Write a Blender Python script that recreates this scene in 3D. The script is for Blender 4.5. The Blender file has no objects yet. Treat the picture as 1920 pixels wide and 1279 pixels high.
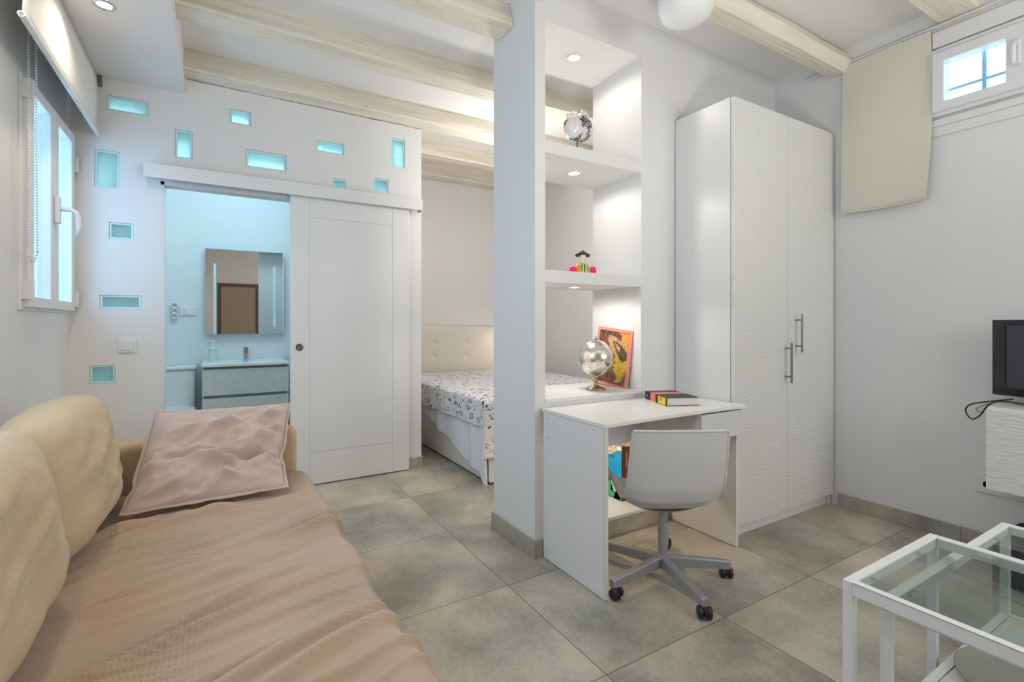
import bpy, bmesh, math, random
from mathutils import Vector, Matrix, noise
random.seed(7)
S = bpy.context.scene
COL = S.collection
R = math.radians
PI = math.pi

# ---------------------------------------------------------------- camera
CAMH = 1.157
cd = bpy.data.cameras.new('camera'); cam = bpy.data.objects.new('camera', cd); COL.objects.link(cam)
cam.location = (0, 0, CAMH)
cam.rotation_euler = (R(90), 0, R(-31.0))
cd.sensor_width = 36; cd.sensor_fit = 'HORIZONTAL'
cd.lens = 36 * 920 / 1920
cd.shift_y = -(639.5 - 605.5) / 1920
cd.clip_start = 0.02
S.camera = cam

# ---------------------------------------------------------------- world, exposure
w = bpy.data.worlds.new('world'); S.world = w; w.use_nodes = True
bg = w.node_tree.nodes['Background']
bg.inputs[0].default_value = (0.60, 0.80, 1.0, 1); bg.inputs[1].default_value = 3.2
S.view_settings.view_transform = 'Standard'; S.view_settings.look = 'None'
S.view_settings.gamma = 1; S.view_settings.use_curve_mapping = False
S.view_settings.exposure = 0.0
YNEAR = -1.6

def light(name, kind, loc, energy, color=(1, 1, 1), size=.1, size_y=None, target=None, spot=None, blend=.6):
    l = bpy.data.lights.new(name, kind); l.energy = energy; l.color = color
    if kind == 'AREA':
        l.size = size
        if size_y: l.shape = 'RECTANGLE'; l.size_y = size_y
    else:
        l.shadow_soft_size = size
    if kind == 'SPOT': l.spot_size = R(spot or 110); l.spot_blend = blend
    o = bpy.data.objects.new(name, l); COL.objects.link(o); o.location = loc
    if target is not None:
        d = Vector(target) - Vector(loc); o.rotation_euler = d.to_track_quat('-Z', 'Y').to_euler()
    return o
WARM = (1.0, 0.84, 0.66)
# fill at two added, unseen windows, and daylight at the visible left one
light('fill_left', 'AREA', (-1.03, 1.25, 1.75), 14, (0.66, 0.84, 1.0), 1.5, 1.1, (1.4, 2.4, 1.7))  # added fill outside the made-up left window
light('daylight_left_far', 'AREA', (-1.03, 3.33, 1.75), 12, (0.34, 0.66, 1.0), .8, 1.0, (2, 2.6, 1.6))
light('fill_near', 'AREA', (2.55, YNEAR - .1, 1.6), 24, (1.0, 0.90, 0.76), 1.2, 1.2, (1.4, 3, 1.3))  # added fill outside the made-up window behind the camera
light('rear_fill', 'POINT', (2.3, -1.05, 1.9), 14, (1.0, .88, .72), .12)  # added fill behind the camera, no lamp stands there
light('ceiling_fill', 'SPOT', (.9, .1, .62), 105, (1.0, .96, .90), .25, target=(1.35, .9, 2.87), spot=118, blend=1)  # added spot to brighten the ceiling, without any fixture
light('bathroom_light', 'AREA', (0.35, 4.30, 2.84), 22, (0.56, 0.85, 1.0), 1.5, .5, (0.35, 4.45, 0))
light('bedroom_fill', 'POINT', (2.1, 3.4, 2.2), 25, (1.0, 0.95, 0.89), .10)  # added fill for ceiling and beams, hidden by the column, no fixture
light('bedside_light', 'SPOT', (3.02, 4.55, 0.95), 5.0, (1.0, 0.82, 0.60), .05, target=(2.75, 5.0, .72), spot=130, blend=1)
for yy, e in ((2.896, 10), (2.12, 16), (0.6, 14), (-.5, 10)):
    light('soffit_spot', 'SPOT', (-0.445, yy, 2.595), e, WARM, .035, spot=150, blend=.7)
for zz, e in ((2.645, 6.5), (1.992, 6.5), (1.345, 8)):
    light('niche_spot', 'SPOT', (1.74, 2.21, zz), e, (1.0, .93, .82), .05, spot=176, blend=.3)
light('low_niche_spot', 'SPOT', (1.74, 2.2, .69), 8, (1.0, .80, .56), .03, spot=165, blend=.5)

# ---------------------------------------------------------------- materials
MATS = {}
def mat(name, col, rough=.5, metal=0, bump=None, var=None, spec=None, sheen=0, emis=None, coat=0):
    """bump=(kind, scale, strength, dist) ; var=(scale, amount, second colour)"""
    if name in MATS: return MATS[name]
    m = bpy.data.materials.new(name); m.use_nodes = True; MATS[name] = m
    nt = m.node_tree; N = nt.nodes; L = nt.links; p = N['Principled BSDF']
    p.inputs['Base Color'].default_value = (*col, 1); p.inputs['Roughness'].default_value = rough
    p.inputs['Metallic'].default_value = metal
    if spec is not None: p.inputs['Specular IOR Level'].default_value = spec
    if sheen: p.inputs['Sheen Weight'].default_value = sheen; p.inputs['Sheen Roughness'].default_value = .4
    if coat: p.inputs['Coat Weight'].default_value = coat; p.inputs['Coat Roughness'].default_value = .05
    if emis: p.inputs['Emission Color'].default_value = (*emis[0], 1); p.inputs['Emission Strength'].default_value = emis[1]
    tc = N.new('ShaderNodeTexCoord')
    if var:
        n = N.new('ShaderNodeTexNoise'); n.inputs['Scale'].default_value = var[0]; n.inputs['Detail'].default_value = 5
        L.new(tc.outputs['Object'], n.inputs['Vector'])
        mr = N.new('ShaderNodeMapRange'); mr.inputs[1].default_value = .35; mr.inputs[2].default_value = .65
        mr.inputs[3].default_value = 0; mr.inputs[4].default_value = var[1]
        L.new(n.outputs['Fac'], mr.inputs[0])
        mx = N.new('ShaderNodeMix'); mx.data_type = 'RGBA'
        mx.inputs[6].default_value = (*col, 1); mx.inputs[7].default_value = (*var[2], 1)
        L.new(mr.outputs[0], mx.inputs[0]); L.new(mx.outputs[2], p.inputs['Base Color'])
    if bump:
        kind, sc, st, dist = bump
        if kind == 'noise':
            t = N.new('ShaderNodeTexNoise'); t.inputs['Scale'].default_value = sc; t.inputs['Detail'].default_value = 4
            L.new(tc.outputs['Object'], t.inputs['Vector']); h = t.outputs['Fac']
        elif kind == 'weave':
            t = N.new('ShaderNodeTexNoise'); t.inputs['Scale'].default_value = sc; t.inputs['Detail'].default_value = 2
            mp = N.new('ShaderNodeMapping'); mp.inputs['Scale'].default_value = (.12, 1, 1)
            L.new(tc.outputs['Object'], mp.inputs[0]); L.new(mp.outputs[0], t.inputs['Vector'])
            t2 = N.new('ShaderNodeTexNoise'); t2.inputs['Scale'].default_value = sc; t2.inputs['Detail'].default_value = 2
            mp2 = N.new('ShaderNodeMapping'); mp2.inputs['Scale'].default_value = (1, .12, .12)
            L.new(tc.outputs['Object'], mp2.inputs[0]); L.new(mp2.outputs[0], t2.inputs['Vector'])
            a = N.new('ShaderNodeMath'); a.operation = 'ADD'; L.new(t.outputs['Fac'], a.inputs[0]); L.new(t2.outputs['Fac'], a.inputs[1]); h = a.outputs[0]
        elif kind == 'ridges':   # horizontal wavy ridges of the embossed fronts
            mp = N.new('ShaderNodeMapping'); mp.inputs['Scale'].default_value = (.16, .16, 1)
            L.new(tc.outputs['Object'], mp.inputs[0])
            t = N.new('ShaderNodeTexNoise'); t.inputs['Scale'].default_value = sc; t.inputs['Detail'].default_value = 1; t.inputs['Roughness'].default_value = .4
            L.new(mp.outputs[0], t.inputs['Vector']); h = t.outputs['Fac']
        elif kind == 'grain':    # wood grain along x
            mp = N.new('ShaderNodeMapping'); mp.inputs['Scale'].default_value = (.06, 1, 1)
            L.new(tc.outputs['Object'], mp.inputs[0])
            t = N.new('ShaderNodeTexNoise'); t.inputs['Scale'].default_value = sc; t.inputs['Detail'].default_value = 6; t.inputs['Distortion'].default_value = .6
            L.new(mp.outputs[0], t.inputs['Vector']); h = t.outputs['Fac']
        b = N.new('ShaderNodeBump'); b.inputs['Strength'].default_value = st; b.inputs['Distance'].default_value = dist
        L.new(h, b.inputs['Height']); L.new(b.outputs[0], p.inputs['Normal'])
    return m

PLASTER = mat('white_plaster', (.77, .765, .755), .65, bump=('noise', 9, .25, .01), var=(1.3, .5, (.745, .735, .715)))
CEIL = mat('ceiling_plaster', (.80, .79, .77), .7, bump=('noise', 7, .3, .012))
MELA = mat('white_melamine', (.76, .755, .745), .32)
LACQ = mat('white_lacquer', (.74, .74, .735), .35)
PVC = mat('white_window_plastic', (.76, .77, .78), .3)
PLASTIC = mat('white_plastic', (.74, .73, .70), .3)
SHELLM = mat('chair_shell_plastic', (.62, .61, .585), .28, var=(3, .5, (.58, .565, .54)))
RIDGE = mat('embossed_white_front', (.70, .69, .665), .38, bump=('ridges', 95, .55, .006))
CHROME = mat('chrome', (.75, .77, .78), .12, 1)
STEEL = mat('brushed_steel', (.27, .255, .235), .35, 1)
GREYM = mat('grey_painted_metal', (.33, .335, .345), .38, .3)
BLACKP = mat('black_plastic', (.012, .012, .013), .35)
WHITEM = mat('white_powder_coated_metal', (.76, .77, .77), .35)
BLINDM = mat('cream_blind_fabric', (.70, .675, .59), .8, bump=('weave', 500, .15, .002))
BLINDW = mat('white_blind_fabric', (.74, .73, .70), .75)
SOFAM = mat('beige_linen', (.64, .49, .32), .85, bump=('weave', 420, .6, .003), var=(260, .5, (.54, .405, .255)), sheen=.2)
MAUVE = mat('mauve_velvet', (.53, .395, .34), .6, bump=('noise', 300, .08, .002), sheen=.55)
MAUVEP = mat('mauve_piping', (.54, .41, .37), .7, sheen=.4)
CERAM = mat('white_ceramic', (.80, .81, .81), .12)
TEALG = mat('teal_glass_edge', (.58, .82, .80), .15, spec=.7)

def beam_mat():
    m = mat('cream_painted_timber', (.66, .60, .49), .6)
    nt = m.node_tree; N = nt.nodes; L = nt.links; p = N['Principled BSDF']
    tc = N.new('ShaderNodeTexCoord'); mp = N.new('ShaderNodeMapping'); mp.inputs['Scale'].default_value = (.10, 1, 1)
    L.new(tc.outputs['Object'], mp.inputs[0])
    t = N.new('ShaderNodeTexNoise'); t.inputs['Scale'].default_value = 16; t.inputs['Detail'].default_value = 8; t.inputs['Distortion'].default_value = .8
    L.new(mp.outputs[0], t.inputs['Vector'])
    cr = N.new('ShaderNodeValToRGB')
    cr.color_ramp.elements[0].position = .30; cr.color_ramp.elements[0].color = (.66, .59, .46, 1)
    cr.color_ramp.elements[1].position = .62; cr.color_ramp.elements[1].color = (.80, .745, .635, 1)
    e = cr.color_ramp.elements.new(.44); e.color = (.75, .69, .58, 1)
    L.new(t.outputs['Fac'], cr.inputs[0]); L.new(cr.outputs[0], p.inputs['Base Color'])
    b = N.new('ShaderNodeBump'); b.inputs['Strength'].default_value = .6; b.inputs['Distance'].default_value = .02
    L.new(t.outputs['Fac'], b.inputs['Height']); L.new(b.outputs[0], p.inputs['Normal'])
    return m
BEAM = beam_mat()

def tile_mat(name, x0, y0, sx, sy, joint=.0018):
    m = bpy.data.materials.new(name); m.use_nodes = True
    nt = m.node_tree; N = nt.nodes; L = nt.links; p = N['Principled BSDF']
    geo = N.new('ShaderNodeNewGeometry'); sep = N.new('ShaderNodeSeparateXYZ'); L.new(geo.outputs['Position'], sep.inputs[0])
    def M(op, a, b=None, c=None):
        n = N.new('ShaderNodeMath'); n.operation = op
        for i, v in enumerate((a, b, c)):
            if v is None: continue
            if hasattr(v, 'links'): L.new(v, n.inputs[i])
            else: n.inputs[i].default_value = v
        return n.outputs[0]
    def cell(o, o0, s):
        u = M('DIVIDE', M('SUBTRACT', o, o0), s); fl = M('FLOOR', u); fr = M('SUBTRACT', u, fl)
        d = M('MULTIPLY', M('SUBTRACT', .5, M('ABSOLUTE', M('SUBTRACT', fr, .5))), s)
        return fl, d
    fx, dx = cell(sep.outputs[0], x0, sx); fy, dy = cell(sep.outputs[1], y0, sy)
    d = M('MINIMUM', dx, dy); jm = M('LESS_THAN', d, joint)
    cmb = N.new('ShaderNodeCombineXYZ'); L.new(fx, cmb.inputs[0]); L.new(fy, cmb.inputs[1])
    wn = N.new('ShaderNodeTexWhiteNoise'); wn.noise_dimensions = '3D'; L.new(cmb.outputs[0], wn.inputs[0])
    # each tile shows another cut of the same cloudy cement print
    off = N.new('ShaderNodeVectorMath'); off.operation = 'SCALE'; L.new(wn.outputs['Color'], off.inputs[0]); off.inputs[3].default_value = 9
    add = N.new('ShaderNodeVectorMath'); add.operation = 'ADD'; L.new(geo.outputs['Position'], add.inputs[0]); L.new(off.outputs[0], add.inputs[1])
    n1 = N.new('ShaderNodeTexNoise'); n1.inputs['Scale'].default_value = 2.6; n1.inputs['Detail'].default_value = 6; n1.inputs['Roughness'].default_value = .55
    L.new(add.outputs[0], n1.inputs['Vector'])
    n2 = N.new('ShaderNodeTexNoise'); n2.inputs['Scale'].default_value = 60; n2.inputs['Detail'].default_value = 4
    L.new(add.outputs[0], n2.inputs['Vector'])
    mixn = M('ADD', M('MULTIPLY', n1.outputs['Fac'], .82), M('MULTIPLY', n2.outputs['Fac'], .18))
    cr = N.new('ShaderNodeValToRGB')
    cr.color_ramp.elements[0].position = .37; cr.color_ramp.elements[0].color = (.25, .236, .205, 1)
    cr.color_ramp.elements[1].position = .62; cr.color_ramp.elements[1].color = (.54, .50, .435, 1)
    e = cr.color_ramp.elements.new(.5); e.color = (.395, .37, .322, 1)
    L.new(mixn, cr.inputs[0])
    n3 = N.new('ShaderNodeTexNoise'); n3.inputs['Scale'].default_value = 1.3; n3.inputs['Detail'].default_value = 3; L.new(add.outputs[0], n3.inputs['Vector'])
    hm = N.new('ShaderNodeMix'); hm.data_type = 'RGBA'; hm.blend_type = 'MULTIPLY'; hm.inputs[0].default_value = 1
    hr = N.new('ShaderNodeValToRGB'); hr.color_ramp.elements[0].position = .38; hr.color_ramp.elements[0].color = (.975, .995, .97, 1); hr.color_ramp.elements[1].position = .62; hr.color_ramp.elements[1].color = (1.0, .93, .85, 1)
    L.new(n3.outputs['Fac'], hr.inputs[0]); L.new(cr.outputs[0], hm.inputs[6]); L.new(hr.outputs[0], hm.inputs[7])
    mx = N.new('ShaderNodeMix'); mx.data_type = 'RGBA'; L.new(jm, mx.inputs[0]); L.new(hm.outputs[2], mx.inputs[6])
    mx.inputs[7].default_value = (.11, .095, .08, 1)
    L.new(mx.outputs[2], p.inputs['Base Color'])
    p.inputs['Roughness'].default_value = .36
    rr = N.new('ShaderNodeMapRange'); rr.inputs[3].default_value = .26; rr.inputs[4].default_value = .46
    L.new(n1.outputs['Fac'], rr.inputs[0]); L.new(rr.outputs[0], p.inputs['Roughness'])
    return m
FLOOR = tile_mat('grey_cement_tile', 1.097, 1.222, .611, .640)
BASEM = tile_mat('grey_cement_skirting', 1.097, 1.0, .611, .640, .001)

def glass(name, col=(1, 1, 1), rough=0, bump=None, ior=1.45, alpha_mix=0.0):
    m = bpy.data.materials.new(name); m.use_nodes = True; N = m.node_tree.nodes; L = m.node_tree.links
    p = N['Principled BSDF']; p.inputs['Base Color'].default_value = (*col, 1); p.inputs['Roughness'].default_value = rough
    p.inputs['Transmission Weight'].default_value = 1; p.inputs['IOR'].default_value = ior
    if bump:
        tc = N.new('ShaderNodeTexCoord'); t = N.new('ShaderNodeTexNoise'); t.inputs['Scale'].default_value = bump[0]; t.inputs['Detail'].default_value = 1; t.inputs['Distortion'].default_value = 1.2
        L.new(tc.outputs['Object'], t.inputs['Vector'])
        b = N.new('ShaderNodeBump'); b.inputs['Strength'].default_value = bump[1]; b.inputs['Distance'].default_value = bump[2]
        L.new(t.outputs['Fac'], b.inputs['Height']); L.new(b.outputs[0], p.inputs['Normal'])
    return m
def thin_glass(name, col=(.93, .97, .96), refl=.09):
    m = bpy.data.materials.new(name); m.use_nodes = True; N = m.node_tree.nodes; L = m.node_tree.links
    N.remove(N['Principled BSDF'])
    tr = N.new('ShaderNodeBsdfTransparent'); tr.inputs[0].default_value = (*col, 1)
    gl = N.new('ShaderNodeBsdfGlossy'); gl.inputs['Roughness'].default_value = .02
    fr = N.new('ShaderNodeFresnel'); fr.inputs[0].default_value = 1.45
    mx = N.new('ShaderNodeMixShader'); L.new(fr.outputs[0], mx.inputs[0]); L.new(tr.outputs[0], mx.inputs[1]); L.new(gl.outputs[0], mx.inputs[2])
    geo = N.new('ShaderNodeNewGeometry'); inv = N.new('ShaderNodeMath'); inv.operation = 'SUBTRACT'; inv.inputs[0].default_value = 1; L.new(geo.outputs['Backfacing'], inv.inputs[1])
    ff = N.new('ShaderNodeMath'); ff.operation = 'MULTIPLY'; L.new(fr.outputs[0], ff.inputs[0]); L.new(inv.outputs[0], ff.inputs[1]); L.new(ff.outputs[0], mx.inputs[0])
    L.new(mx.outputs[0], N['Material Output'].inputs[0])
    return m
WGLASS = thin_glass('window_glass', (.90, .96, 1.0))
TGLASS = thin_glass('table_glass', (.85, .89, .87))
BLOCKG = glass('wavy_block_glass', (.90, 1.0, .99), .12, bump=(26, .8, .02), ior=1.2)
_N = BLOCKG.node_tree.nodes; _L = BLOCKG.node_tree.links
_t = _N.new('ShaderNodeBsdfTranslucent'); _t.inputs[0].default_value = (.86, .98, .98, 1)
_m = _N.new('ShaderNodeMixShader'); _m.inputs[0].default_value = .58
_L.new(_N['Principled BSDF'].outputs[0], _m.inputs[1]); _L.new(_t.outputs[0], _m.inputs[2]); _L.new(_m.outputs[0], _N['Material Output'].inputs[0])

# ---------------------------------------------------------------- mesh helpers
class MB:
    def __init__(s): s.v = []; s.f = []; s.m = []
    def add(s, vs, fs, mi=0):
        o = len(s.v); s.v += [tuple(v) for v in vs]; s.f += [tuple(i + o for i in f) for f in fs]; s.m += [mi] * len(fs); return s
    def box(s, x0, x1, y0, y1, z0, z1, M=None, mi=0):
        vs = [Vector((x, y, z)) for z in (z0, z1) for y in (y0, y1) for x in (x0, x1)]
        if M is not None: vs = [M @ v for v in vs]
        return s.add(vs, [(0, 2, 3, 1), (4, 5, 7, 6), (0, 1, 5, 4), (2, 6, 7, 3), (0, 4, 6, 2), (1, 3, 7, 5)], mi)
    def prism(s, pts, a, b, axis='x', M=None, mi=0):   # polygon pts extruded from a to b along axis
        n = len(pts)
        def P(p, t):
            if axis == 'x': v = Vector((t, p[0], p[1]))
            elif axis == 'y': v = Vector((p[0], t, p[1]))
            else: v = Vector((p[0], p[1], t))
            return M @ v if M is not None else v
        vs = [P(p, a) for p in pts] + [P(p, b) for p in pts]
        fs = [tuple(range(n))[::-1], tuple(range(n, 2 * n))] + [(i, (i + 1) % n, n + (i + 1) % n, n + i) for i in range(n)]
        return s.add(vs, fs, mi)
    def tube(s, pts, r, seg=10, mi=0, caps=True, M=None):
        pts = [Vector(p) for p in pts]; n = len(pts)
        rs = r if isinstance(r, (list, tuple)) else [r] * n
        vs = []; up = None
        for i, p in enumerate(pts):
            d = (pts[min(i + 1, n - 1)] - pts[max(i - 1, 0)]).normalized()
            if up is None: up = Vector((0, 0, 1)) if abs(d.z) < .9 else Vector((1, 0, 0))
            a = d.cross(up).normalized(); b = a.cross(d).normalized(); up = b
            for k in range(seg):
                t = 2 * PI * k / seg
                v = p + (a * math.cos(t) + b * math.sin(t)) * rs[i]
                vs.append(M @ v if M is not None else v)
        fs = [(i * seg + k, i * seg + (k + 1) % seg, (i + 1) * seg + (k + 1) % seg, (i + 1) * seg + k) for i in range(n - 1) for k in range(seg)]
        if caps: fs += [tuple(range(seg))[::-1], tuple(range((n - 1) * seg, n * seg))]
        return s.add(vs, fs, mi)
    def lathe(s, prof, c=(0, 0, 0), seg=24, M=None, mi=0):   # prof: (r, z) bottom to top
        vs = []; c = Vector(c)
        for r, z in prof:
            for k in range(seg):
                t = 2 * PI * k / seg; v = Vector((r * math.cos(t), r * math.sin(t), z))
                if M is not None: v = M @ v
                vs.append(v + c)
        n = len(prof)
        fs = [(i * seg + k, i * seg + (k + 1) % seg, (i + 1) * seg + (k + 1) % seg, (i + 1) * seg + k) for i in range(n - 1) for k in range(seg)]
        if prof[0][0] > 1e-6: fs.append(tuple(range(seg))[::-1])
        if prof[-1][0] > 1e-6: fs.append(tuple(range((n - 1) * seg, n * seg)))
        return s.add(vs, fs, mi)
    def grid(s, nu, nv, fn, close_u=False, mi=0):
        vs = [fn(i / (nu - 1) if not close_u else i / nu, j / (nv - 1)) for i in range(nu) for j in range(nv)]
        fs = []
        for i in range(nu if close_u else nu - 1):
            for j in range(nv - 1):
                a = i * nv + j; b = ((i + 1) % nu) * nv + j; fs.append((a, b, b + 1, a + 1))
        return s.add(vs, fs, mi)
    def build(s, name, m, parent=None, bevel=0, smooth=False, kind=None, label=None, cat=None, group=None, subsurf=0, solid=0, origin=None):
        base = Vector(parent['_w']) if parent is not None and '_w' in parent else None
        if parent is None:
            if origin is None:
                xs = [v[0] for v in s.v]; ys = [v[1] for v in s.v]; zs = [v[2] for v in s.v]
                origin = ((min(xs) + max(xs)) / 2, (min(ys) + max(ys)) / 2, min(zs))
            base = Vector(origin)
        me = bpy.data.meshes.new(name)
        me.from_pydata([Vector(v) - base for v in s.v], [], s.f)
        ms = m if isinstance(m, (list, tuple)) else [m]
        for q in ms: me.materials.append(q)
        for p_, mi in zip(me.polygons, s.m): p_.material_index = mi
        bm = bmesh.new(); bm.from_mesh(me); bmesh.ops.remove_doubles(bm, verts=bm.verts, dist=1e-6)
        bmesh.ops.recalc_face_normals(bm, faces=bm.faces); bm.to_mesh(me); bm.free()
        if smooth:
            for p_ in me.polygons: p_.use_smooth = True
        o = bpy.data.objects.new(name, me); COL.objects.link(o)
        if parent is None: o.location = base
        else: o.parent = parent
        o['_w'] = tuple(base)
        if solid:
            md = o.modifiers.new('solid', 'SOLIDIFY'); md.thickness = solid; md.offset = 0
        if subsurf:
            md = o.modifiers.new('sub', 'SUBSURF'); md.levels = subsurf; md.render_levels = subsurf
        if bevel:
            md = o.modifiers.new('bev', 'BEVEL'); md.width = bevel; md.segments = 2; md.limit_method = 'ANGLE'; md.angle_limit = R(40)
            if not smooth: md.harden_normals = False
        if kind: o['kind'] = kind
        if label: o['label'] = label
        if cat: o['category'] = cat
        if group: o['group'] = group
        return o
def box(x0, x1, y0, y1, z0, z1, M=None): return MB().box(x0, x1, y0, y1, z0, z1, M)
def thing(name, label, cat, loc, group=None):
    o = bpy.data.objects.new(name, None); COL.objects.link(o); o.location = loc; o.empty_display_size = .05
    o['label'] = label; o['category'] = cat; o['_w'] = tuple(loc)
    if group: o['group'] = group
    return o
def struct(name, mb, m, **k): return mb.build(name, m, kind='structure', **k)
def slab(axis, p0, p1, u0, u1, z0, z1, holes=()):
    """wall with rectangular openings; axis 'y': plane runs along x, thickness in y"""
    us = sorted({u0, u1, *[h[0] for h in holes], *[h[1] for h in holes]}); zs = sorted({z0, z1, *[h[2] for h in holes], *[h[3] for h in holes]})
    def solid(i, j):
        if i < 0 or j < 0 or i >= len(us) - 1 or j >= len(zs) - 1: return False
        cu = (us[i] + us[i + 1]) / 2; cz = (zs[j] + zs[j + 1]) / 2
        return not any(h[0] < cu < h[1] and h[2] < cz < h[3] for h in holes)
    def P(u, p, z): return (u, p, z) if axis == 'y' else (p, u, z)
    mb = MB()
    for i in range(len(us) - 1):
        for j in range(len(zs) - 1):
            if not solid(i, j): continue
            a, b, c, d = us[i], us[i + 1], zs[j], zs[j + 1]
            for p in (p0, p1): mb.add([P(a, p, c), P(b, p, c), P(b, p, d), P(a, p, d)], [(0, 1, 2, 3)])
            for (di, dj, e) in ((-1, 0, ((a, c), (a, d))), (1, 0, ((b, c), (b, d))), (0, -1, ((a, c), (b, c))), (0, 1, ((a, d), (b, d)))):
                if not solid(i + di, j + dj):
                    (ua, za), (ub, zb) = e
                    mb.add([P(ua, p0, za), P(ub, p0, zb), P(ub, p1, zb), P(ua, p1, za)], [(0, 1, 2, 3)])
    return mb
def text_mesh(body, size, M, m, name, parent, extrude=.0004, align='LEFT', label=None):
    cu = bpy.data.curves.new(name, 'FONT'); cu.body = body; cu.size = size; cu.extrude = extrude; cu.align_x = align
    to = bpy.data.objects.new(name + '_c', cu); COL.objects.link(to)
    dg = bpy.context.evaluated_depsgraph_get(); me = bpy.data.meshes.new_from_object(to.evaluated_get(dg))
    bpy.data.objects.remove(to); me.transform(Matrix.Translation(-Vector(parent['_w'])) @ M)
    me.materials.clear(); me.materials.append(m); me.name = name
    o = bpy.data.objects.new(name, me); COL.objects.link(o); o.parent = parent; o['_w'] = tuple(parent['_w'])
    if label: o['label'] = label
    return o

# ================================================================ THE ROOM
XL, XR, YN, YF, ZC = -.74, 3.375, -1.6, 5.07, 2.87
YB = 3.77       # face of the bathroom wall
struct('floor', box(XL - .3, XR + .3, YN - .2, 5.6, -.1, 0), FLOOR)
struct('ceiling', box(XL - .3, XR + .3, YN - .2, 5.6, ZC, ZC + .12), CEIL)
W1 = (2.914, 3.751, 1.213, 2.25); W2 = (.45, 2.05, 1.15, 2.3)
struct('wall_left', slab('x', XL - .26, XL, YN - .2, 5.5, 0, ZC, [W1, W2]), PLASTER)
WR = (.62, 1.133, 2.28, 2.64)
struct('wall_right', slab('x', XR, XR + .13, YN - .2, 5.4, 0, ZC, [WR]), PLASTER)
WN = (1.95, 3.15, 1.0, 2.2)
struct('wall_near', slab('y', YN - .2, YN, XL, XR, 0, ZC, [WN]), PLASTER)
struct('wall_far', box(1.42, XR, YF, YF + .15, 0, ZC), PLASTER)
# glass block positions in the bathroom wall: x0, x1, z0, z1
BL = [(-.567, -.366, 2.435, 2.525, 'long glass block above the large upright block by the blind'),
      (.072, .195, 2.49, 2.587, 'small glass block near the beam above the door opening'),
      (-.23, -.136, 2.205, 2.387, 'upright glass block above the left end of the door rail'),
      (.166, .417, 2.215, 2.335, 'largest lying glass block right above the door rail'),
      (.614, .808, 2.40, 2.482, 'thin lying glass block in the middle of the upper row'),
      (1.158, 1.274, 2.38, 2.607, 'upright glass block next to the free end of the wall'),
      (.729, .82, 2.134, 2.221, 'small glass block touching the rail above the sliding door'),
      (1.026, 1.142, 2.165, 2.271, 'squarish glass block above the right part of the sliding door'),
      (-.624, -.507, 1.966, 2.19, 'large upright glass block beside the window handle height, left of the doorway'),
      (-.557, -.438, 1.662, 1.763, 'small glass block halfway up the wall left of the doorway'),
      (-.60, -.401, 1.241, 1.324, 'long lying glass block above the light switch'),
      (-.646, -.527, .795, .905, 'lowest glass block just above the sofa cushions')]
DOOR = (-.304, .95, 0, 2.045)
struct('wall_bathroom', slab('y', YB, YB + .09, XL, 1.412, 0, ZC, [DOOR] + [b[:4] for b in BL]), PLASTER)
struct('wall_bathroom_side', box(1.33, 1.42, YB + .09, 5.4, 0, ZC), PLASTER)
BATHW = mat('bathroom_wall_paint', (.74, .78, .79), .4)
struct('wall_bathroom_far', box(XL, 1.33, 5.3, 5.4, 0, ZC), BATHW)
struct('wall_bathroom_stub', box(.62, .72, 4.55, 5.3, 0, ZC), BATHW)
# partition with the lit openings
N1 = (1.403, 2.068, 2.072, 2.667); N2 = (1.403, 2.068, 1.423, 2.010); N3 = (1.403, 2.064, .775, 1.362); N4 = (1.403, 2.34, .09, .71)
PY0, PY1 = 2.013, 2.432
struct('wall_partition', slab('y', PY0, PY1, 1.341, XR, 0, ZC, [N1, N2, N3, N4]), PLASTER)
# soffit along the left wall
struct('trim_1', box(XL, -.18, YN, YB, 2.62, ZC), PLASTER)
# sky-side light well outside the left windows
struct('wall_courtyard', box(-2.3, -2.2, -1.0, 6.0, -.5, 3.2), mat('light_well_render', (.42, .56, .70), .8))

# beams
def wob(x, k): return noise.noise(Vector((x * 1.7, k * 3.1, 0))) * .012
def beam(y0, y1, x0, x1, k, zb=2.72, lab='', prof=None):
    n = 60; mb = MB()
    if prof is None: prof = [(y0 + .055, ZC), (y0 + .012, zb + .05), (y0, zb + .012), (y0 + .012, zb), (y1 - .012, zb), (y1, zb + .012), (y1 + .008, ZC)]
    m_ = len(prof)
    def fn(i, j):
        x = x0 + (x1 - x0) * i / (n - 1); p = prof[j]
        q = .7 if j in (0, m_ - 1) else 1
        return (x, p[0] + q * (wob(x, k + j * .37) + noise.noise(Vector((x * 9, k, j))) * .003), p[1] + (0 if j in (0, m_ - 1) else wob(x, k + 9 + j * .3) * .6))
    vs = [fn(i, j) for i in range(n) for j in range(m_)]
    fs = [(i * m_ + j, (i + 1) * m_ + j, (i + 1) * m_ + (j + 1) % m_, i * m_ + (j + 1) % m_) for i in range(n - 1) for j in range(m_)]
    fs += [tuple(range(m_)), tuple(range((n - 1) * m_, n * m_))]
    mb.add(vs, fs)
    return mb.build('ceiling_beam', BEAM, label=lab, cat='beam', group=None)
beam(2.21, 2.38, -.181, 1.338, 1, lab='cream ceiling beam ending on the free edge of the niche partition')
beam(2.893, 3.063, -.181, XR, 2, lab='cream painted ceiling beam between the partition and the glass block wall')
beam(3.62, 3.79, -.181, XR, 3, lab='cream ceiling beam lying along the top of the glass block wall', zb=2.722)
MB().tube([(-.17 + 1.58 * i / 60, 3.769, 2.719 + .003 * noise.noise(Vector((i * .4, 0, 0)))) for i in range(61)], [.0012 + .0022 * abs(noise.noise(Vector((i * .21, 5, 0)))) for i in range(61)], 6).build('crack', mat('dark_crack', (.10, .07, .05), .9), bpy.data.objects['ceiling_beam.002'], label='dark ragged crack between beam and wall')
beam(4.29, 4.43, 1.42, XR, 4, lab='cream ceiling beam over the middle of the bed')
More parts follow.
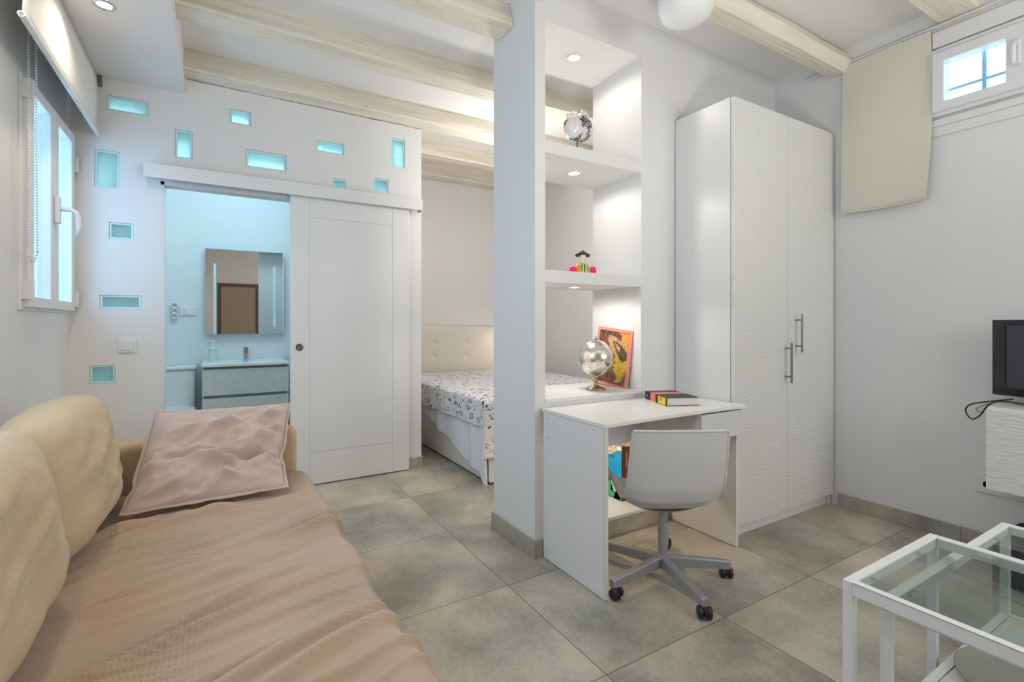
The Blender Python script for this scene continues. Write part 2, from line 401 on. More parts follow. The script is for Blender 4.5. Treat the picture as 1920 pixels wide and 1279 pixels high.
beam(4.88, 5.06, 1.42, XR, 5, lab='cream ceiling beam against the wall above the headboard')
beam(0, 0, -.181, XR, 6, lab='thick rounded ceiling beam in front of the wardrobe top', prof=[(1.60, ZC), (1.545, 2.835), (1.515, 2.775), (1.555, 2.722), (1.645, 2.72), (1.69, 2.77), (1.70, ZC)])
beam(.92, 1.10, -.181, XR, 7, zb=2.78, lab='cream ceiling beam meeting the wall above the small barred window')

# skirting
def base(n, *b): struct('baseboard_' + n, box(*b), BASEM, bevel=.002)
base('column_left', 1.329, 1.341, 2.0, PY1 + .01, 0, .088)
base('column_front', 1.341, 1.403, 2.001, PY0, 0, .088)
base('niche', 1.403, 2.30, 2.001, PY0, 0, .082)
base('right', XR - .012, XR, YN, 1.60, 0, .082)
base('bathroom', 1.295, 1.42, YB - .012, YB, 0, .082)
base('bathroom_end', 1.412, 1.424, YB, 5.0, 0, .082)
struct('trim_2', box(1.403, 2.34, PY0 - .006, PY1 + .01, .082, .10), LACQ, bevel=.002)
struct('trim_3', box(1.40, 2.07, PY0 - .008, PY1 + .006, .757, .776), LACQ, bevel=.002)

# plaster ledges around the high window
struct('trim_4', box(XR - .018, XR, -1.5, 1.12, 2.655, 2.74), PLASTER, bevel=.003)
struct('trim_5', box(XR - .02, XR, -1.5, 1.135, 2.225, 2.262), PLASTER, bevel=.003)
struct('trim_6', box(XR - .012, XR, -1.5, 1.135, 2.172, 2.225), PLASTER, bevel=.003)

# ---------------------------------------------------------------- left window
def frame_mb(axis, p0, p1, u0, u1, z0, z1, wu, wz):
    return slab(axis, p0, p1, u0, u1, z0, z1, [(u0 + wu, u1 - wu, z0 + wz, z1 - wz)])
wl = frame_mb('x', XL - .05, XL + .012, W1[0], W1[1], W1[2], W1[3], .028, .022).build('window_1', PVC, kind='structure', bevel=.004)
for i, (a, b, g0, g1) in enumerate(((2.935, 3.322, 3.0, 3.262), (3.324, 3.735, 3.40, 3.668))):
    s_ = slab('x', XL - .02, XL + .035, a, b, 1.226, 2.238, [(g0, g1, 1.275, 2.182)]).build('sash', PVC, wl, bevel=.004)
    box(XL - .004, XL + .002, g0 - .01, g1 + .01, 1.265, 2.192).build('pane', WGLASS, s_)
    for z in (1.26, 2.14) if i == 0 else (1.25, 2.03):
        y_ = 2.93 if i == 0 else 3.742
        box(XL, XL + .05, y_ - .012, y_ + .012, z, z + .085).build('hinge', PVC, s_, bevel=.003)
h = box(XL + .035, XL + .058, 3.303, 3.335, 1.66, 1.80).build('handle_plate', PVC, wl, bevel=.006)
MB().tube([(XL + .05, 3.319, 1.735), (XL + .10, 3.319, 1.735), (XL + .118, 3.322, 1.725), (XL + .125, 3.325, 1.70), (XL + .126, 3.327, 1.64), (XL + .118, 3.327, 1.60)], [.011, .011, .012, .013, .012, .009], 12).build('handle', PVC, h, smooth=True)
# outer shutter leaves behind the glass
for a, b in ((2.95, 3.30), (3.34, 3.70)):
    MB().box(XL - .20, XL - .17, b - .10, b - .04, 1.23, 2.24).box(XL - .20, XL - .17, a, b, 1.23, 1.28).build('shutter_frame', mat('pale_blue_shutter', (.62, .74, .82), .4), wl, bevel=.003)
w2 = frame_mb('x', XL - .16, XL - .10, W2[0], W2[1], W2[2], W2[3], .06, .06).build('added_window_left', PVC, kind='structure', bevel=.004)  # added window outside the view, an opening for the left fill light
box(XL - .132, XL - .128, W2[0] + .05, W2[1] - .05, W2[2] + .05, W2[3] - .05).build('pane', WGLASS, w2)

# roller blind over window 1
rb = thing('roller_blind', 'white roller blind half drawn up over the left window', 'blind', (-.605, 3.0, 2.27))
def blind_fn(u, v):
    y = 2.44 + u * 1.29; z = 2.61 - v * .335
    return (-.607 + .006 * math.sin(v * PI), y, z)
MB().grid(12, 8, blind_fn).build('blind_cloth', BLINDW, rb, solid=.002, smooth=True)
MB().tube([(-.605, 2.425, 2.272), (-.605, 3.745, 2.272)], .0115, 14).build('bottom_rail', PVC, rb)
MB().tube([(-.605, 2.424, 2.272), (-.605, 2.4245, 2.272)], .007, 12).build('end_cap', GREYM, rb, label='dark hollow end of the bottom rail')
box(-.66, -.585, 3.735, 3.76, 2.56, 2.62).build('bracket', STEEL, rb, bevel=.002)
cc = thing('bead_chain', 'white bead chain loop of the blind hanging beside the left window', 'chain', (-.68, 2.85, 1.41))
mb = MB()
def bead(p, r=.0046):
    mb.lathe([(0, -r), (r * .8, -r * .6), (r, 0), (r * .8, r * .6), (0, r)], p, 6)
z = 1.47
while z < 2.60:
    bead((-.69, 2.855 + .004 * math.sin(z * 3), z)); bead((-.672, 2.885 + .03 * max(0, 1.9 - z), z)); z += .012
for k in range(12):
    t = k / 11; bead((-.69 + .018 * t, 2.855 + .045 * t, 1.465 - .045 * math.sin(PI * t)))
mb.build('beads', PVC, cc, smooth=True)
box(-.697, -.683, 2.848, 2.862, 1.44, 1.475).build('cord_weight', PVC, cc, bevel=.003)

# ---------------------------------------------------------------- right window
wr = slab('x', XR - .025, XR + .05, WR[0] - .01, WR[1], WR[2] - .003, WR[3] + .003, [(.67, 1.10, 2.31, 2.60)]).build('window_3', PVC, kind='structure', bevel=.004)
s_ = slab('x', XR - .045, XR + .03, .745, 1.112, 2.297, 2.615, [(.82, 1.06, 2.345, 2.563)]).build('sash', PVC, wr, bevel=.005)
box(XR + .0, XR + .006, .81, 1.07, 2.335, 2.573).build('pane', WGLASS, s_)
h = box(XR - .06, XR - .045, .765, .795, 2.41, 2.53).build('handle_plate', PVC, wr, bevel=.005)
MB().tube([(XR - .06, .78, 2.50), (XR - .095, .78, 2.50), (XR - .105, .78, 2.485), (XR - .105, .78, 2.40)], .010, 10).build('handle', PVC, h, smooth=True)
gr = thing('window_grille', 'thin pale metal bars outside the small high window', 'grille', (XR + .1, .87, 2.28))
GRM = mat('pale_blue_grey_paint', (.42, .55, .64), .5)
MB().box(XR + .085, XR + .105, .926, .942, 2.27, 2.65).build('bar', GRM, gr)
MB().box(XR + .085, XR + .105, .70, .716, 2.27, 2.65).build('bar', GRM, gr)
MB().box(XR + .09, XR + .10, .62, 1.133, 2.438, 2.450).build('bar', GRM, gr)
# cloth panel beside it
pb = thing('cloth_panel', 'cream cloth blind panel hanging flat beside the small high window', 'blind', (3.34, 1.34, 1.84))
def panel(u, v):
    y = 1.566 - u * .444; z = 2.757 - v * (.917 + .004 * u)
    return (3.352 - .012 * math.sin(u * 3 + v * 2) - .028 * v * u - .016 * v ** 3 * (.5 + u), y - .03 * u * math.sin(v * PI) * .5 + .012 * v * u, z - .012 * math.sin(u * PI) * v)
MB().grid(16, 24, panel).build('cloth', BLINDM, pb, solid=.0015)
MB().tube([panel(0, .985), panel(.5, .985), panel(1, .985)], .006, 8).build('hem_rod', BLINDM, pb)
cr_ = thing('curtain_rail', 'thin white rail along the right wall above the cloth panel', 'rail', (3.35, 1.1, 2.76))
MB().box(3.345, 3.36, -1.2, 1.78, 2.762, 2.772).build('rail', LACQ, cr_, bevel=.002)
MB().tube([(3.352, 1.62, 2.75), (3.352, 1.62, 2.79)], .004, 8).build('hook', STEEL, cr_)

# ---------------------------------------------------------------- door opening, sliding door, rail
struct('trim_7', MB().box(DOOR[0], DOOR[0] + .02, YB - .002, YB + .092, 0, DOOR[3]).box(DOOR[0], DOOR[1], YB - .002, YB + .092, DOOR[3] - .02, DOOR[3]), LACQ)
dr = MB().box(.436, 1.291, 3.715, 3.75, .008, 2.07).build('door_1', LACQ, kind='structure', bevel=.003)
# routed lines: the grooves' shade drawn as thin grey strips on the flat face
gm = mat('groove_shade_grey', (.55, .55, .545), .6)
MB().box(.560, .5625, 3.7138, 3.716, .01, 2.06).box(1.158, 1.1605, 3.7138, 3.716, .01, 2.06).box(.5625, 1.158, 3.7138, 3.716, .237, .2395).box(.5625, 1.158, 3.7138, 3.716, 1.905, 1.9075).build('groove_shade', gm, dr)
fl = MB().lathe([(0, 0), (.026, 0), (.026, .003), (.021, .0035), (.019, .0015), (0, .0012)], (.495, 3.715, .986), 24, Matrix.Rotation(R(90), 4, 'X')).build('flush_pull', mat('brown_bronze', (.20, .155, .125), .3, .9), dr, smooth=False)
rl = thing('door_rail', 'long white boxed rail of the sliding bathroom door', 'rail', (.5, 3.74, 2.035))
box(-.382, 1.392, 3.688, 3.70, 2.045, 2.132).build('rail_cover', LACQ, rl, bevel=.002)
MB().box(-.372, 1.386, 3.70, 3.768, 2.118, 2.13).box(-.372, 1.386, 3.74, 3.768, 2.075, 2.118).build('track', STEEL, rl)
box(1.37, 1.385, 3.705, 3.74, 2.035, 2.075).build('end_stop', STEEL, rl)

# glass blocks
for x0, x1, z0, z1, lab in BL:
    t = thing('glass_block', lab, 'glass block', ((x0 + x1) / 2, YB + .04, z0), 'glass blocks set in the bathroom wall')
    e = .0005; r_ = .0125
    MB().add([], []) 
    slab('y', YB + .004, YB + .08, x0 + e, x1 - e, z0 + e, z1 - e, [(x0 + r_, x1 - r_, z0 + r_, z1 - r_)]).build('glass_rim', TEALG, t, bevel=.003)
    n = 14
    def pane(yc, th, seed):
        mb_ = MB()
        def g(u, v, side):
            x = x0 + r_ + (x1 - x0 - 2 * r_) * u; zz = z0 + r_ + (z1 - z0 - 2 * r_) * v
            d = noise.noise(Vector((x * 26 + seed, zz * 26, seed))) * .0028
            return (x, yc + side * th / 2 + (d if side > 0 else 0), zz)
        vs = [g(i / n, j / n, s__) for s__ in (-1, 1) for i in range(n + 1) for j in range(n + 1)]
        o_ = (n + 1) ** 2; fs = []
        for i in range(n):
            for j in range(n):
                a = i * (n + 1) + j; b = a + n + 1
                fs += [(a, b, b + 1, a + 1), (a + o_, a + 1 + o_, b + 1 + o_, b + o_)]
        return mb_.add(vs, fs)
    pane(YB + .022, .008, x0 * 5 + 3).build('wavy_pane', BLOCKG, t, smooth=True)
# switches and sockets
def rocker(name, lab, x, z, y, ax='y', n=1):
    t = thing(name, lab, 'switch', (x, y, z - .04))
    box(x - .043, x + .043, y - .010, y, z - .043, z + .043).build('plate', PVC, t, bevel=.003)
    box(x - .029, x + .029, y - .015, y - .010, z - .029, z + .029).build('rocker', PLASTIC, t, bevel=.003)
rocker('light_switch', 'white square light switch on the wall left of the doorway', -.470, 1.018, YB)

# recessed spots
def spot(lab, x, y, z, col, grp):
    t = thing('recessed_spotlight', lab, 'spotlight', (x, y, z - .012), grp)
    MB().lathe([(.030, -.002), (.032, -.006), (.043, -.006), (.046, -.001), (.046, 0), (.030, 0)], (x, y, z), 32).build('trim_ring', CHROME if grp is None else LACQ, t, smooth=True)
    MB().lathe([(0, -.003), (.030, -.003), (.030, -.0005), (0, -.0005)], (x, y, z), 24).build('lens', mat('lit_lens_' + col[0], (.9, .9, .9), .5, emis=(col[1], 14)), t)
spot('chrome ringed spotlight in the lowered ceiling strip above the blind', -.445, 2.896, 2.62, ('warm', (1, .86, .66)), None)
for zz, l in ((2.667, 'top niche'), (2.010, 'middle niche'), (1.362, 'niche with the silver globe')):
    spot('round lit spotlight in the ceiling of the ' + l, 1.74, 2.21, zz, ('soft', (1, .92, .8)), 'spotlights in the niches')

# bowl lamp under the thick beam
bl = thing('ceiling_lamp', 'white frosted bowl lamp under the thick beam at the top edge', 'lamp', (1.93, 1.59, 2.60))
MB().lathe([(0, 2.588), (.04, 2.590), (.08, 2.601), (.115, 2.625), (.128, 2.665), (.134, 2.715), (.129, 2.715), (.122, 2.67), (.11, 2.632), (.075, 2.608), (0, 2.596)], (1.92, 1.58, 0), 40).build('lamp_bowl', mat('frosted_white_glass', (.78, .79, .77), .55), bl, smooth=True)
MB().lathe([(.05, 2.66), (.05, 2.73)], (1.92, 1.58, 0), 20).build('lamp_mount', LACQ, bl)

# ================================================================ WARDROBE
wd = thing('wardrobe', 'tall white wardrobe with two embossed doors and bar handles', 'wardrobe', (2.86, 1.82, 0))
WX0, WX1 = 2.345, 3.362
MB().box(WX0, WX0 + .018, 1.645, 2.008, 0, 2.362).box(WX1 - .018, WX1, 1.645, 2.008, 0, 2.362).box(WX0 + .018, WX1 - .018, 1.645, 2.008, 2.344, 2.362).box(WX0 + .018, WX1 - .018, 1.645, 2.008, .06, .078).box(WX0 + .018, WX1 - .018, 1.995, 2.008, .078, 2.344).build('carcass', MELA, wd, bevel=.001)
box(WX0 + .018, WX1 - .018, 1.66, 1.675, 0, .06).build('plinth', MELA, wd)
for i, (a, b, hx, z0, z1) in enumerate(((WX0 + .004, 2.846, 2.822, .812, 1.045), (2.849, WX1, 2.93, .985, 1.208))):
    d = box(a, b, 1.622, 1.643, .07, 2.36).build('door', RIDGE, wd, bevel=.002)
    hm = MB().tube([(hx, 1.585, z0), (hx, 1.585, z1)], .0058, 12)
    for zz in (z0 + .035, z1 - .035): hm.tube([(hx, 1.622, zz), (hx, 1.585, zz)], .0045, 10)
    hm.build('bar_handle', STEEL, d)

# ================================================================ DESK
dk = thing('desk', 'small white desk with thin top standing before the lowest niche', 'desk', (1.85, 1.78, 0))
DX0, DX1, DY0, DY1 = 1.380, 2.338, 1.542, 1.995
mb = MB(); n = 24
def fy(t): return DY0 - .0 + .012 * math.sin(t * PI) 
pts = [(DX0 - .004 + (DX1 - DX0) * i / n, fy(i / n)) for i in range(n + 1)] + [(DX1, 2.006), (DX0 - .004, 2.006)]
mb.prism(pts, .719, .735, 'z'); mb.build('desktop', mat('white_desk_laminate', (.80, .79, .78), .28), dk, bevel=.001)
p_ = box(DX0, DX0 + .016, 1.556, 1.995, .003, .719).build('side_panel', MELA, dk, bevel=.001, label='left side panel facing the sofa')
MB().box(DX0, DX0 + .016, 1.545, 1.556, .003, .719).build('edge_strip', mat('panel_edge_cream', (.70, .67, .62), .4), p_)
for (yy, zz) in ((1.62, .70), (1.96, .60), (1.96, .69)): MB().tube([(DX0 - .001, yy, zz), (DX0 + .004, yy, zz)], .004, 10).build('screw_cap', GREYM, p_)
p2 = box(2.29, 2.306, 1.57, 1.995, .003, .719).build('side_panel', MELA, dk, bevel=.001, label='right side panel beside the wardrobe')
for yy in (1.6, 1.96):
    MB().lathe([(.008, 0), (.008, .004)], (1.388, yy, 0), 12).build('glide', BLACKP, dk)
    MB().lathe([(.008, 0), (.008, .004)], (2.298, yy, 0), 12).build('glide', BLACKP, dk)
box(DX0 + .016, 2.29, 1.978, 1.994, .50, .719).build('modesty_panel', MELA, dk, bevel=.001)
dw = box(1.992, 2.318, 1.548, 1.565, .585, .712).build('drawer_front', mat('pale_grey_melamine', (.66, .65, .66), .35), dk, bevel=.001, label='narrow drawer front under the right end')
MB().box(1.992, 2.004, 1.565, 1.93, .588, .715).box(2.270, 2.282, 1.565, 1.93, .588, .715).box(2.004, 2.27, 1.565, 1.93, .60, .608).box(2.004, 2.27, 1.918, 1.93, .608, .70).build('drawer_box', MELA, dw)

# ---- book on the desk
A = Vector((1.948, 1.724, 0)); u = Vector((.102, .245, 0)).normalized(); v = Vector((u.y, -u.x, 0))
Mb = Matrix(((v.x, u.x, 0, A.x), (v.y, u.y, 0, A.y), (0, 0, 1, .7352), (0, 0, 0, 1)))   # local x across, y along spine
bk = thing('book', 'thick black book with coral band and yellow label lying on the desk', 'book', tuple(Mb @ Vector((.087, .13, 0))))
BLK = mat('black_book_cover', (.022, .02, .02), .45)
MB().box(0, .174, 0, .262, 0, .0025, Mb).box(0, .174, 0, .262, .0395, .042, Mb).box(0, .003, 0, .262, .0025, .0395, Mb).build('cover', BLK, bk, bevel=.0008)
box(.003, .168, .004, .258, .0025, .0395, Mb).build('page_block', mat('page_paper', (.72, .67, .58), .8, bump=('ridges', 900, .4, .001)), bk)
CORAL = mat('coral_paper_band', (.86, .22, .13), .45)
MB().box(-.0008, .1745, .130, .190, .0416, .0428, Mb).box(-.0008, .0005, .130, .190, -.0001, .0428, Mb).build('paper_band', CORAL, bk)
lb = box(-.0012, .0004, .012, .098, .003, .039, Mb).build('yellow_label', mat('yellow_label', (.86, .68, .02), .5), bk)
MB().box(-.0018, -.0008, .075, .079, .012, .036, Mb).box(-.0018, -.0008, .064, .068, .016, .036, Mb).box(-.0018, -.0008, .053, .056, .020, .036, Mb).build('label_print', BLK, lb)
MB().lathe([(.005, -.0006), (.005, .0006)], tuple(Mb @ Vector((-.0004, .235, .02))), 14, Matrix.Rotation(math.atan2(v.y, v.x), 4, 'Z') @ Matrix.Rotation(R(90), 4, 'Y')).build('emblem', LACQ, bk)

# ================================================================ CHAIR
CH = Vector((1.745, 1.570, 0)); HD = R(-29)
Mc = Matrix.Translation(CH) @ Matrix.Rotation(HD, 4, 'Z')      # local +y = forward
ch = thing('swivel_chair', 'white plastic shell swivel chair on grey star base at the desk', 'chair', tuple(CH))
cl = [(-.236, .712), (-.228, .65), (-.218, .585), (-.206, .52), (-.192, .455), (-.165, .395), (-.115, .352), (-.045, .338), (.03, .343), (.10, .360), (.165, .376), (.215, .376), (.238, .360)]
hw = [.190, .194, .197, .199, .202, .206, .218, .238, .252, .258, .250, .230, .200]
up = [.008, .012, .016, .020, .026, .034, .055, .095, .130, .130, .095, .045, .012]
def interp(arr, t):
    t = max(0, min(len(arr) - 1.0001, t)); i = int(t); f_ = t - i; a = arr[i]; b = arr[i + 1]
    if isinstance(a, tuple): return tuple(a[k] * (1 - f_) + b[k] * f_ for k in range(len(a)))
    return a * (1 - f_) + b * f_
def shell(uu, vv):
    s = vv * (len(cl) - 1); p = interp(cl, s); q0 = interp(cl, s - .4); q1 = interp(cl, s + .4)
    d = Vector((0, q1[0] - q0[0], q1[1] - q0[1])).normalized(); nrm = Vector((0, -d.z, d.y))
    t = uu * 2 - 1; W_ = interp(hw, s); k = interp(up, s)
    a = abs(t); lift = k * (a ** 4.0)
    x = math.copysign(W_ * (a - .10 * a ** 6 * (k / .12)), t) if a else 0
    if a > .94: x += math.copysign(.010 * (a - .94) / .06, t)
    return Mc @ (Vector((x, p[0], p[1])) + nrm * lift)
MB().grid(41, 49, shell).build('seat_shell', SHELLM, ch, smooth=True, solid=.007, subsurf=1)
# rolled rim
rim = [shell(i / 40, 0) for i in range(41)] + [shell(1, j / 48) for j in range(1, 49)] + [shell(1 - i / 40, 1) for i in range(1, 41)] + [shell(0, 1 - j / 48) for j in range(1, 49)]
MB().tube(rim, .0062, 8, caps=False).build('rim', SHELLM, ch, smooth=True)
def bar(x): return Mc @ Vector((x, -.02 + .02 * 0, 0))
br = MB()
for yy in (-.07, .07):
    pts = []
    for k in range(15):
        t = -1 + 2 * k / 14; zz = .338 + .050 * abs(t) ** 2.2
        pts.append((t * .185, yy + .03, zz - .016))
    for a_, b_ in zip(pts[:-1], pts[1:]):
        x0_, x1_ = a_[0], b_[0]
        br.add([Mc @ Vector(q) for q in ((x0_, yy - .014, a_[2]), (x1_, yy - .014, b_[2]), (x1_, yy + .014, b_[2]), (x0_, yy + .014, a_[2]), (x0_, yy - .014, a_[2] + .005), (x1_, yy - .014, b_[2] + .005), (x1_, yy + .014, b_[2] + .005), (x0_, yy + .014, a_[2] + .005))],
               [(0, 3, 2, 1), (4, 5, 6, 7), (0, 1, 5, 4), (3, 7, 6, 2), (0, 4, 7, 3), (1, 2, 6, 5)])
br.box(-.05, .05, -.06, .12, .322, .330, Mc)
br.build('seat_bracket', GREYM, ch)
MB().lathe([(.0185, .05), (.0195, .055), (.0195, .300), (.0175, .305)], tuple(CH), 24).build('column', GREYM, ch, smooth=False)
MB().lathe([(.019, .300), (.020, .303), (.020, .324), (.014, .328)], tuple(CH), 24).build('column_collar', BLACKP, ch)
MB().lathe([(.026, .046), (.030, .050), (.030, .092), (.026, .104), (.0195, .108)], tuple(CH), 24).build('hub', GREYM, ch)
feet = [(1.430, 1.545), (1.636, 1.262), (1.975, 1.402), (1.985, 1.762), (1.625, 1.872)]
for fx_, fy_ in feet:
    f2 = Vector((fx_, fy_, 0)); d = (f2 - CH); ln = d.length; d.normalize(); a = math.atan2(d.y, d.x)
    Mf = Matrix.Translation(CH) @ Matrix.Rotation(a, 4, 'Z')
    lg = MB(); L0, L1 = .022, ln + .016
    sec = lambda x, hw_, z0, z1: [(x, -hw_, z0), (x, hw_, z0), (x, hw_, z1 - .006), (x, hw_ - .006, z1), (x, -hw_ + .006, z1), (x, -hw_, z1 - .006)]
    vs = [Mf @ Vector(p) for p in sec(L0, .0185, .050, .100) + sec(L1 - .01, .0145, .047, .086) + sec(L1, .0125, .050, .083)]
    fs = [tuple(range(6)), tuple(range(12, 18))]
    for q in (0, 6): fs += [(q + i, q + (i + 1) % 6, q + 6 + (i + 1) % 6, q + 6 + i) for i in range(6)]
    leg = lg.add(vs, fs).build('leg', GREYM, ch, bevel=.002)
    # twin-wheel caster, swivelled
    ca = random.uniform(0, 6.28); Mw = Matrix.Translation(f2) @ Matrix.Rotation(ca, 4, 'Z')
    Rx = Mw @ Matrix.Translation((-.008, 0, .0262)) @ Matrix.Rotation(R(90), 4, 'X')
    cs = MB()
    for sgn in (-1, 1):
        cs.lathe([(0, -.011), (.018, -.011), (.0245, -.007), (.026, 0), (.0245, .007), (.018, .011), (0, .011)], (0, 0, 0), 24, Rx @ Matrix.Translation((0, 0, sgn * .0165)))
    wheel = cs.build('caster', BLACKP, leg, smooth=False, bevel=.001)
    hd = MB()
    arc = [(.0265 * math.cos(R(t)) - .010, .0265 * math.sin(R(t)) + .0245) for t in range(-10, 200, 15)]
    hd.prism([(p[0], p[1]) for p in arc], -.0055, .0055, 'y', Mw)
    hd.tube([Mw @ Vector((0, 0, .040)), Mw @ Vector((0, 0, .060))], .007, 12)
    hd.build('caster_hood', BLACKP, leg)

# ================================================================ NICHE OBJECTS
# textured fish head on a rod (top niche)
t = thing('textured_sculpture', 'silvery white studded fish sculpture on a black rod in top niche', 'sculpture', (1.74, 2.19, 2.0725))
m = bpy.data.materials.new('studded_white'); m.use_nodes = True; N = m.node_tree.nodes; L = m.node_tree.links; p = N['Principled BSDF']
tc = N.new('ShaderNodeTexCoord'); vo = N.new('ShaderNodeTexVoronoi'); vo.inputs['Scale'].default_value = 150; L.new(tc.outputs['Object'], vo.inputs['Vector'])
nz = N.new('ShaderNodeTexNoise'); nz.inputs['Scale'].default_value = 17; L.new(tc.outputs['Object'], nz.inputs['Vector'])
gt = N.new('ShaderNodeMath'); gt.operation = 'GREATER_THAN'; gt.inputs[1].default_value = .38; L.new(vo.outputs['Distance'], gt.inputs[0])
g2 = N.new('ShaderNodeMath'); g2.operation = 'GREATER_THAN'; g2.inputs[1].default_value = .50; L.new(nz.outputs['Fac'], g2.inputs[0])
ml = N.new('ShaderNodeMath'); ml.operation = 'MULTIPLY'; L.new(gt.outputs[0], ml.inputs[0]); L.new(g2.outputs[0], ml.inputs[1])
mx = N.new('ShaderNodeMix'); mx.data_type = 'RGBA'; L.new(ml.outputs[0], mx.inputs[0]); mx.inputs[6].default_value = (.68, .69, .66, 1); mx.inputs[7].default_value = (.04, .04, .04, 1)
L.new(mx.outputs[2], p.inputs['Base Color']); p.inputs['Roughness'].default_value = .3
bp_ = N.new('ShaderNodeBump'); bp_.inputs['Strength'].default_value = .8; bp_.inputs['Distance'].default_value = .004; bp_.invert = True; L.new(vo.outputs['Distance'], bp_.inputs['Height']); L.new(bp_.outputs[0], p.inputs['Normal'])
STUD = m
SILV = mat('pearl_silver', (.72, .74, .74), .28, .15)
cx, cy, cz = 1.752, 2.19, 2.262
def blob(nu, nv, fn, c):
    mb = MB()
    def g(a, b):
        th = 2 * PI * a; ph = PI * (b - .5); d = Vector((math.cos(th) * math.cos(ph), math.sin(th) * math.cos(ph), math.sin(ph)))
        return Vector(c) + fn(d)
    return mb.grid(nu, nv, g, close_u=True)
blob(48, 28, lambda d: Vector((d.x * .086, d.y * .072, d.z * .082)) * (1 + .05 * noise.noise(d * 3)), (cx, cy, cz)).build('body', STUD, t, smooth=True)
# smooth gill on the left, fins and eyes
blob(32, 20, lambda d: Vector((d.x * .042, d.y * .050, d.z * .062)), (cx - .050, cy - .022, cz - .014)).build('gill', SILV, t, smooth=True)
ey = MB().lathe([(.006, 0), (.016, .003), (.018, .010), (.013, .014), (.008, .010), (0, .010)], (cx - .008, cy - .055, cz + .058), 20, Matrix.Rotation(R(60), 4, 'X')).build('eye', SILV, t, smooth=True)
MB().lathe([(.006, 0), (.015, .003), (.017, .010), (.012, .014), (.008, .010), (0, .010)], (cx - .060, cy - .045, cz + .048), 20, Matrix.Rotation(R(55), 4, 'X') @ Matrix.Rotation(R(-25), 4, 'Y')).build('eye', SILV, t, smooth=True)
fn_ = blob(16, 10, lambda d: Vector((d.x * .012, d.y * .012, d.z * .024)), (cx + .083, cy - .02, cz - .012))
fn_.v += []; fn_.build('fin', SILV, t, smooth=True)
blob(16, 10, lambda d: Vector((d.x * .020, d.y * .012, d.z * .012)), (cx + .045, cy - .01, cz + .078)).build('fin', SILV, t, smooth=True)
blob(16, 10, lambda d: Vector((d.x * .016, d.y * .016, d.z * .020)), (cx - .078, cy - .02, cz + .045)).build('fin', SILV, t, smooth=True)
MB().tube([(cx - .006, cy, 2.078), (cx - .006, cy, 2.19)], .0035, 10).build('rod', BLACKP, t)
MB().lathe([(.032, 0), (.032, .006)], (cx - .006, cy, 2.0725), 24).build('foot', LACQ, t, bevel=.001)

# bust with dark hat (middle niche)
t = thing('bust_figurine', 'small bust figurine in colourful jacket and black hat in middle niche', 'figurine', (1.785, 2.19, 1.4235))
cx, cy, cz = 1.785, 2.19, 1.4235
m = bpy.data.materials.new('painted_jacket'); m.use_nodes = True; N = m.node_tree.nodes; L = m.node_tree.links; p = N['Principled BSDF']
tc = N.new('ShaderNodeTexCoord'); vo = N.new('ShaderNodeTexVoronoi'); vo.inputs['Scale'].default_value = 34; L.new(tc.outputs['Object'], vo.inputs['Vector'])
cr = N.new('ShaderNodeValToRGB'); cr.color_ramp.interpolation = 'CONSTANT'
sp = N.new('ShaderNodeSeparateColor'); L.new(vo.outputs['Color'], sp.inputs[0]); L.new(sp.outputs[0], cr.inputs[0])
cols = [(0, (.85, .36, .01)), (.45, (.80, .30, .01)), (.62, (.10, .42, .22)), (.76, (.72, .02, .02)), (.86, (.85, .02, .22)), (.94, (.85, .55, .05))]
cr.color_ramp.elements[0].color = (*cols[0][1], 1); cr.color_ramp.elements[1].position = cols[1][0]; cr.color_ramp.elements[1].color = (*cols[1][1], 1)
for a, b in cols[2:]:
    e = cr.color_ramp.elements.new(a); e.color = (*b, 1)
L.new(cr.outputs[0], p.inputs['Base Color']); p.inputs['Roughness'].default_value = .2
JACK = m
Mfig = Matrix.Translation((cx, cy, cz)) @ Matrix.Rotation(R(-18), 4, 'Z')
def torso(a, b):
    th = 2 * PI * a; zz = b * .072
    r = (1 - b ** 3) ** .5 if b < 1 else 0
    return Mfig @ Vector((math.cos(th) * .052 * (.25 + .75 * r), math.sin(th) * .030 * (.3 + .7 * r), zz))
MB().grid(32, 14, torso, close_u=True).build('jacket', JACK, t, smooth=True)
PINK = mat('magenta_glaze', (.85, .01, .16), .2)
for sx_ in (-1, 1):
    blob(20, 12, lambda d: Vector((d.x * .020, d.y * .022, d.z * .028)), tuple(Mfig @ Vector((sx_ * .060, -.006, .029)))).build('shoulder', PINK, t, smooth=True)
MB().box(-.0035, .0035, -.034, -.028, 0, .062, Mfig).build('tie', BLACKP, t)
MB().box(-.0085, -.0045, -.0335, -.028, 0, .060, Mfig).box(.0045, .0085, -.0335, -.028, 0, .060, Mfig).build('lapel', LACQ, t)
IV = mat('ivory_glaze', (.72, .66, .55), .3)
MB().lathe([(.017, .060), (.0125, .07), (.0125, .085), (.0155, .095), (.0185, .112), (.0175, .124), (.010, .132)], tuple(Mfig.translation), 24).build('head', IV, t, smooth=True)
hat = blob(24, 14, lambda d: Vector((d.x * .026, d.y * .024, d.z * .014)), (cx, cy, cz + .128))
for sx_ in (-1, 1):
    q = blob(16, 10, lambda d: Vector((d.x * .015, d.y * .014, d.z * .012)), tuple(Mfig @ Vector((sx_ * .030, 0, .119)))); hat.add(q.v, q.f)
q = blob(12, 8, lambda d: Vector((d.x * .009, d.y * .009, d.z * .006)), (cx, cy, cz + .142)); hat.add(q.v, q.f)
hat.build('hat', mat('black_glaze', (.03, .022, .025), .12), t, smooth=True)

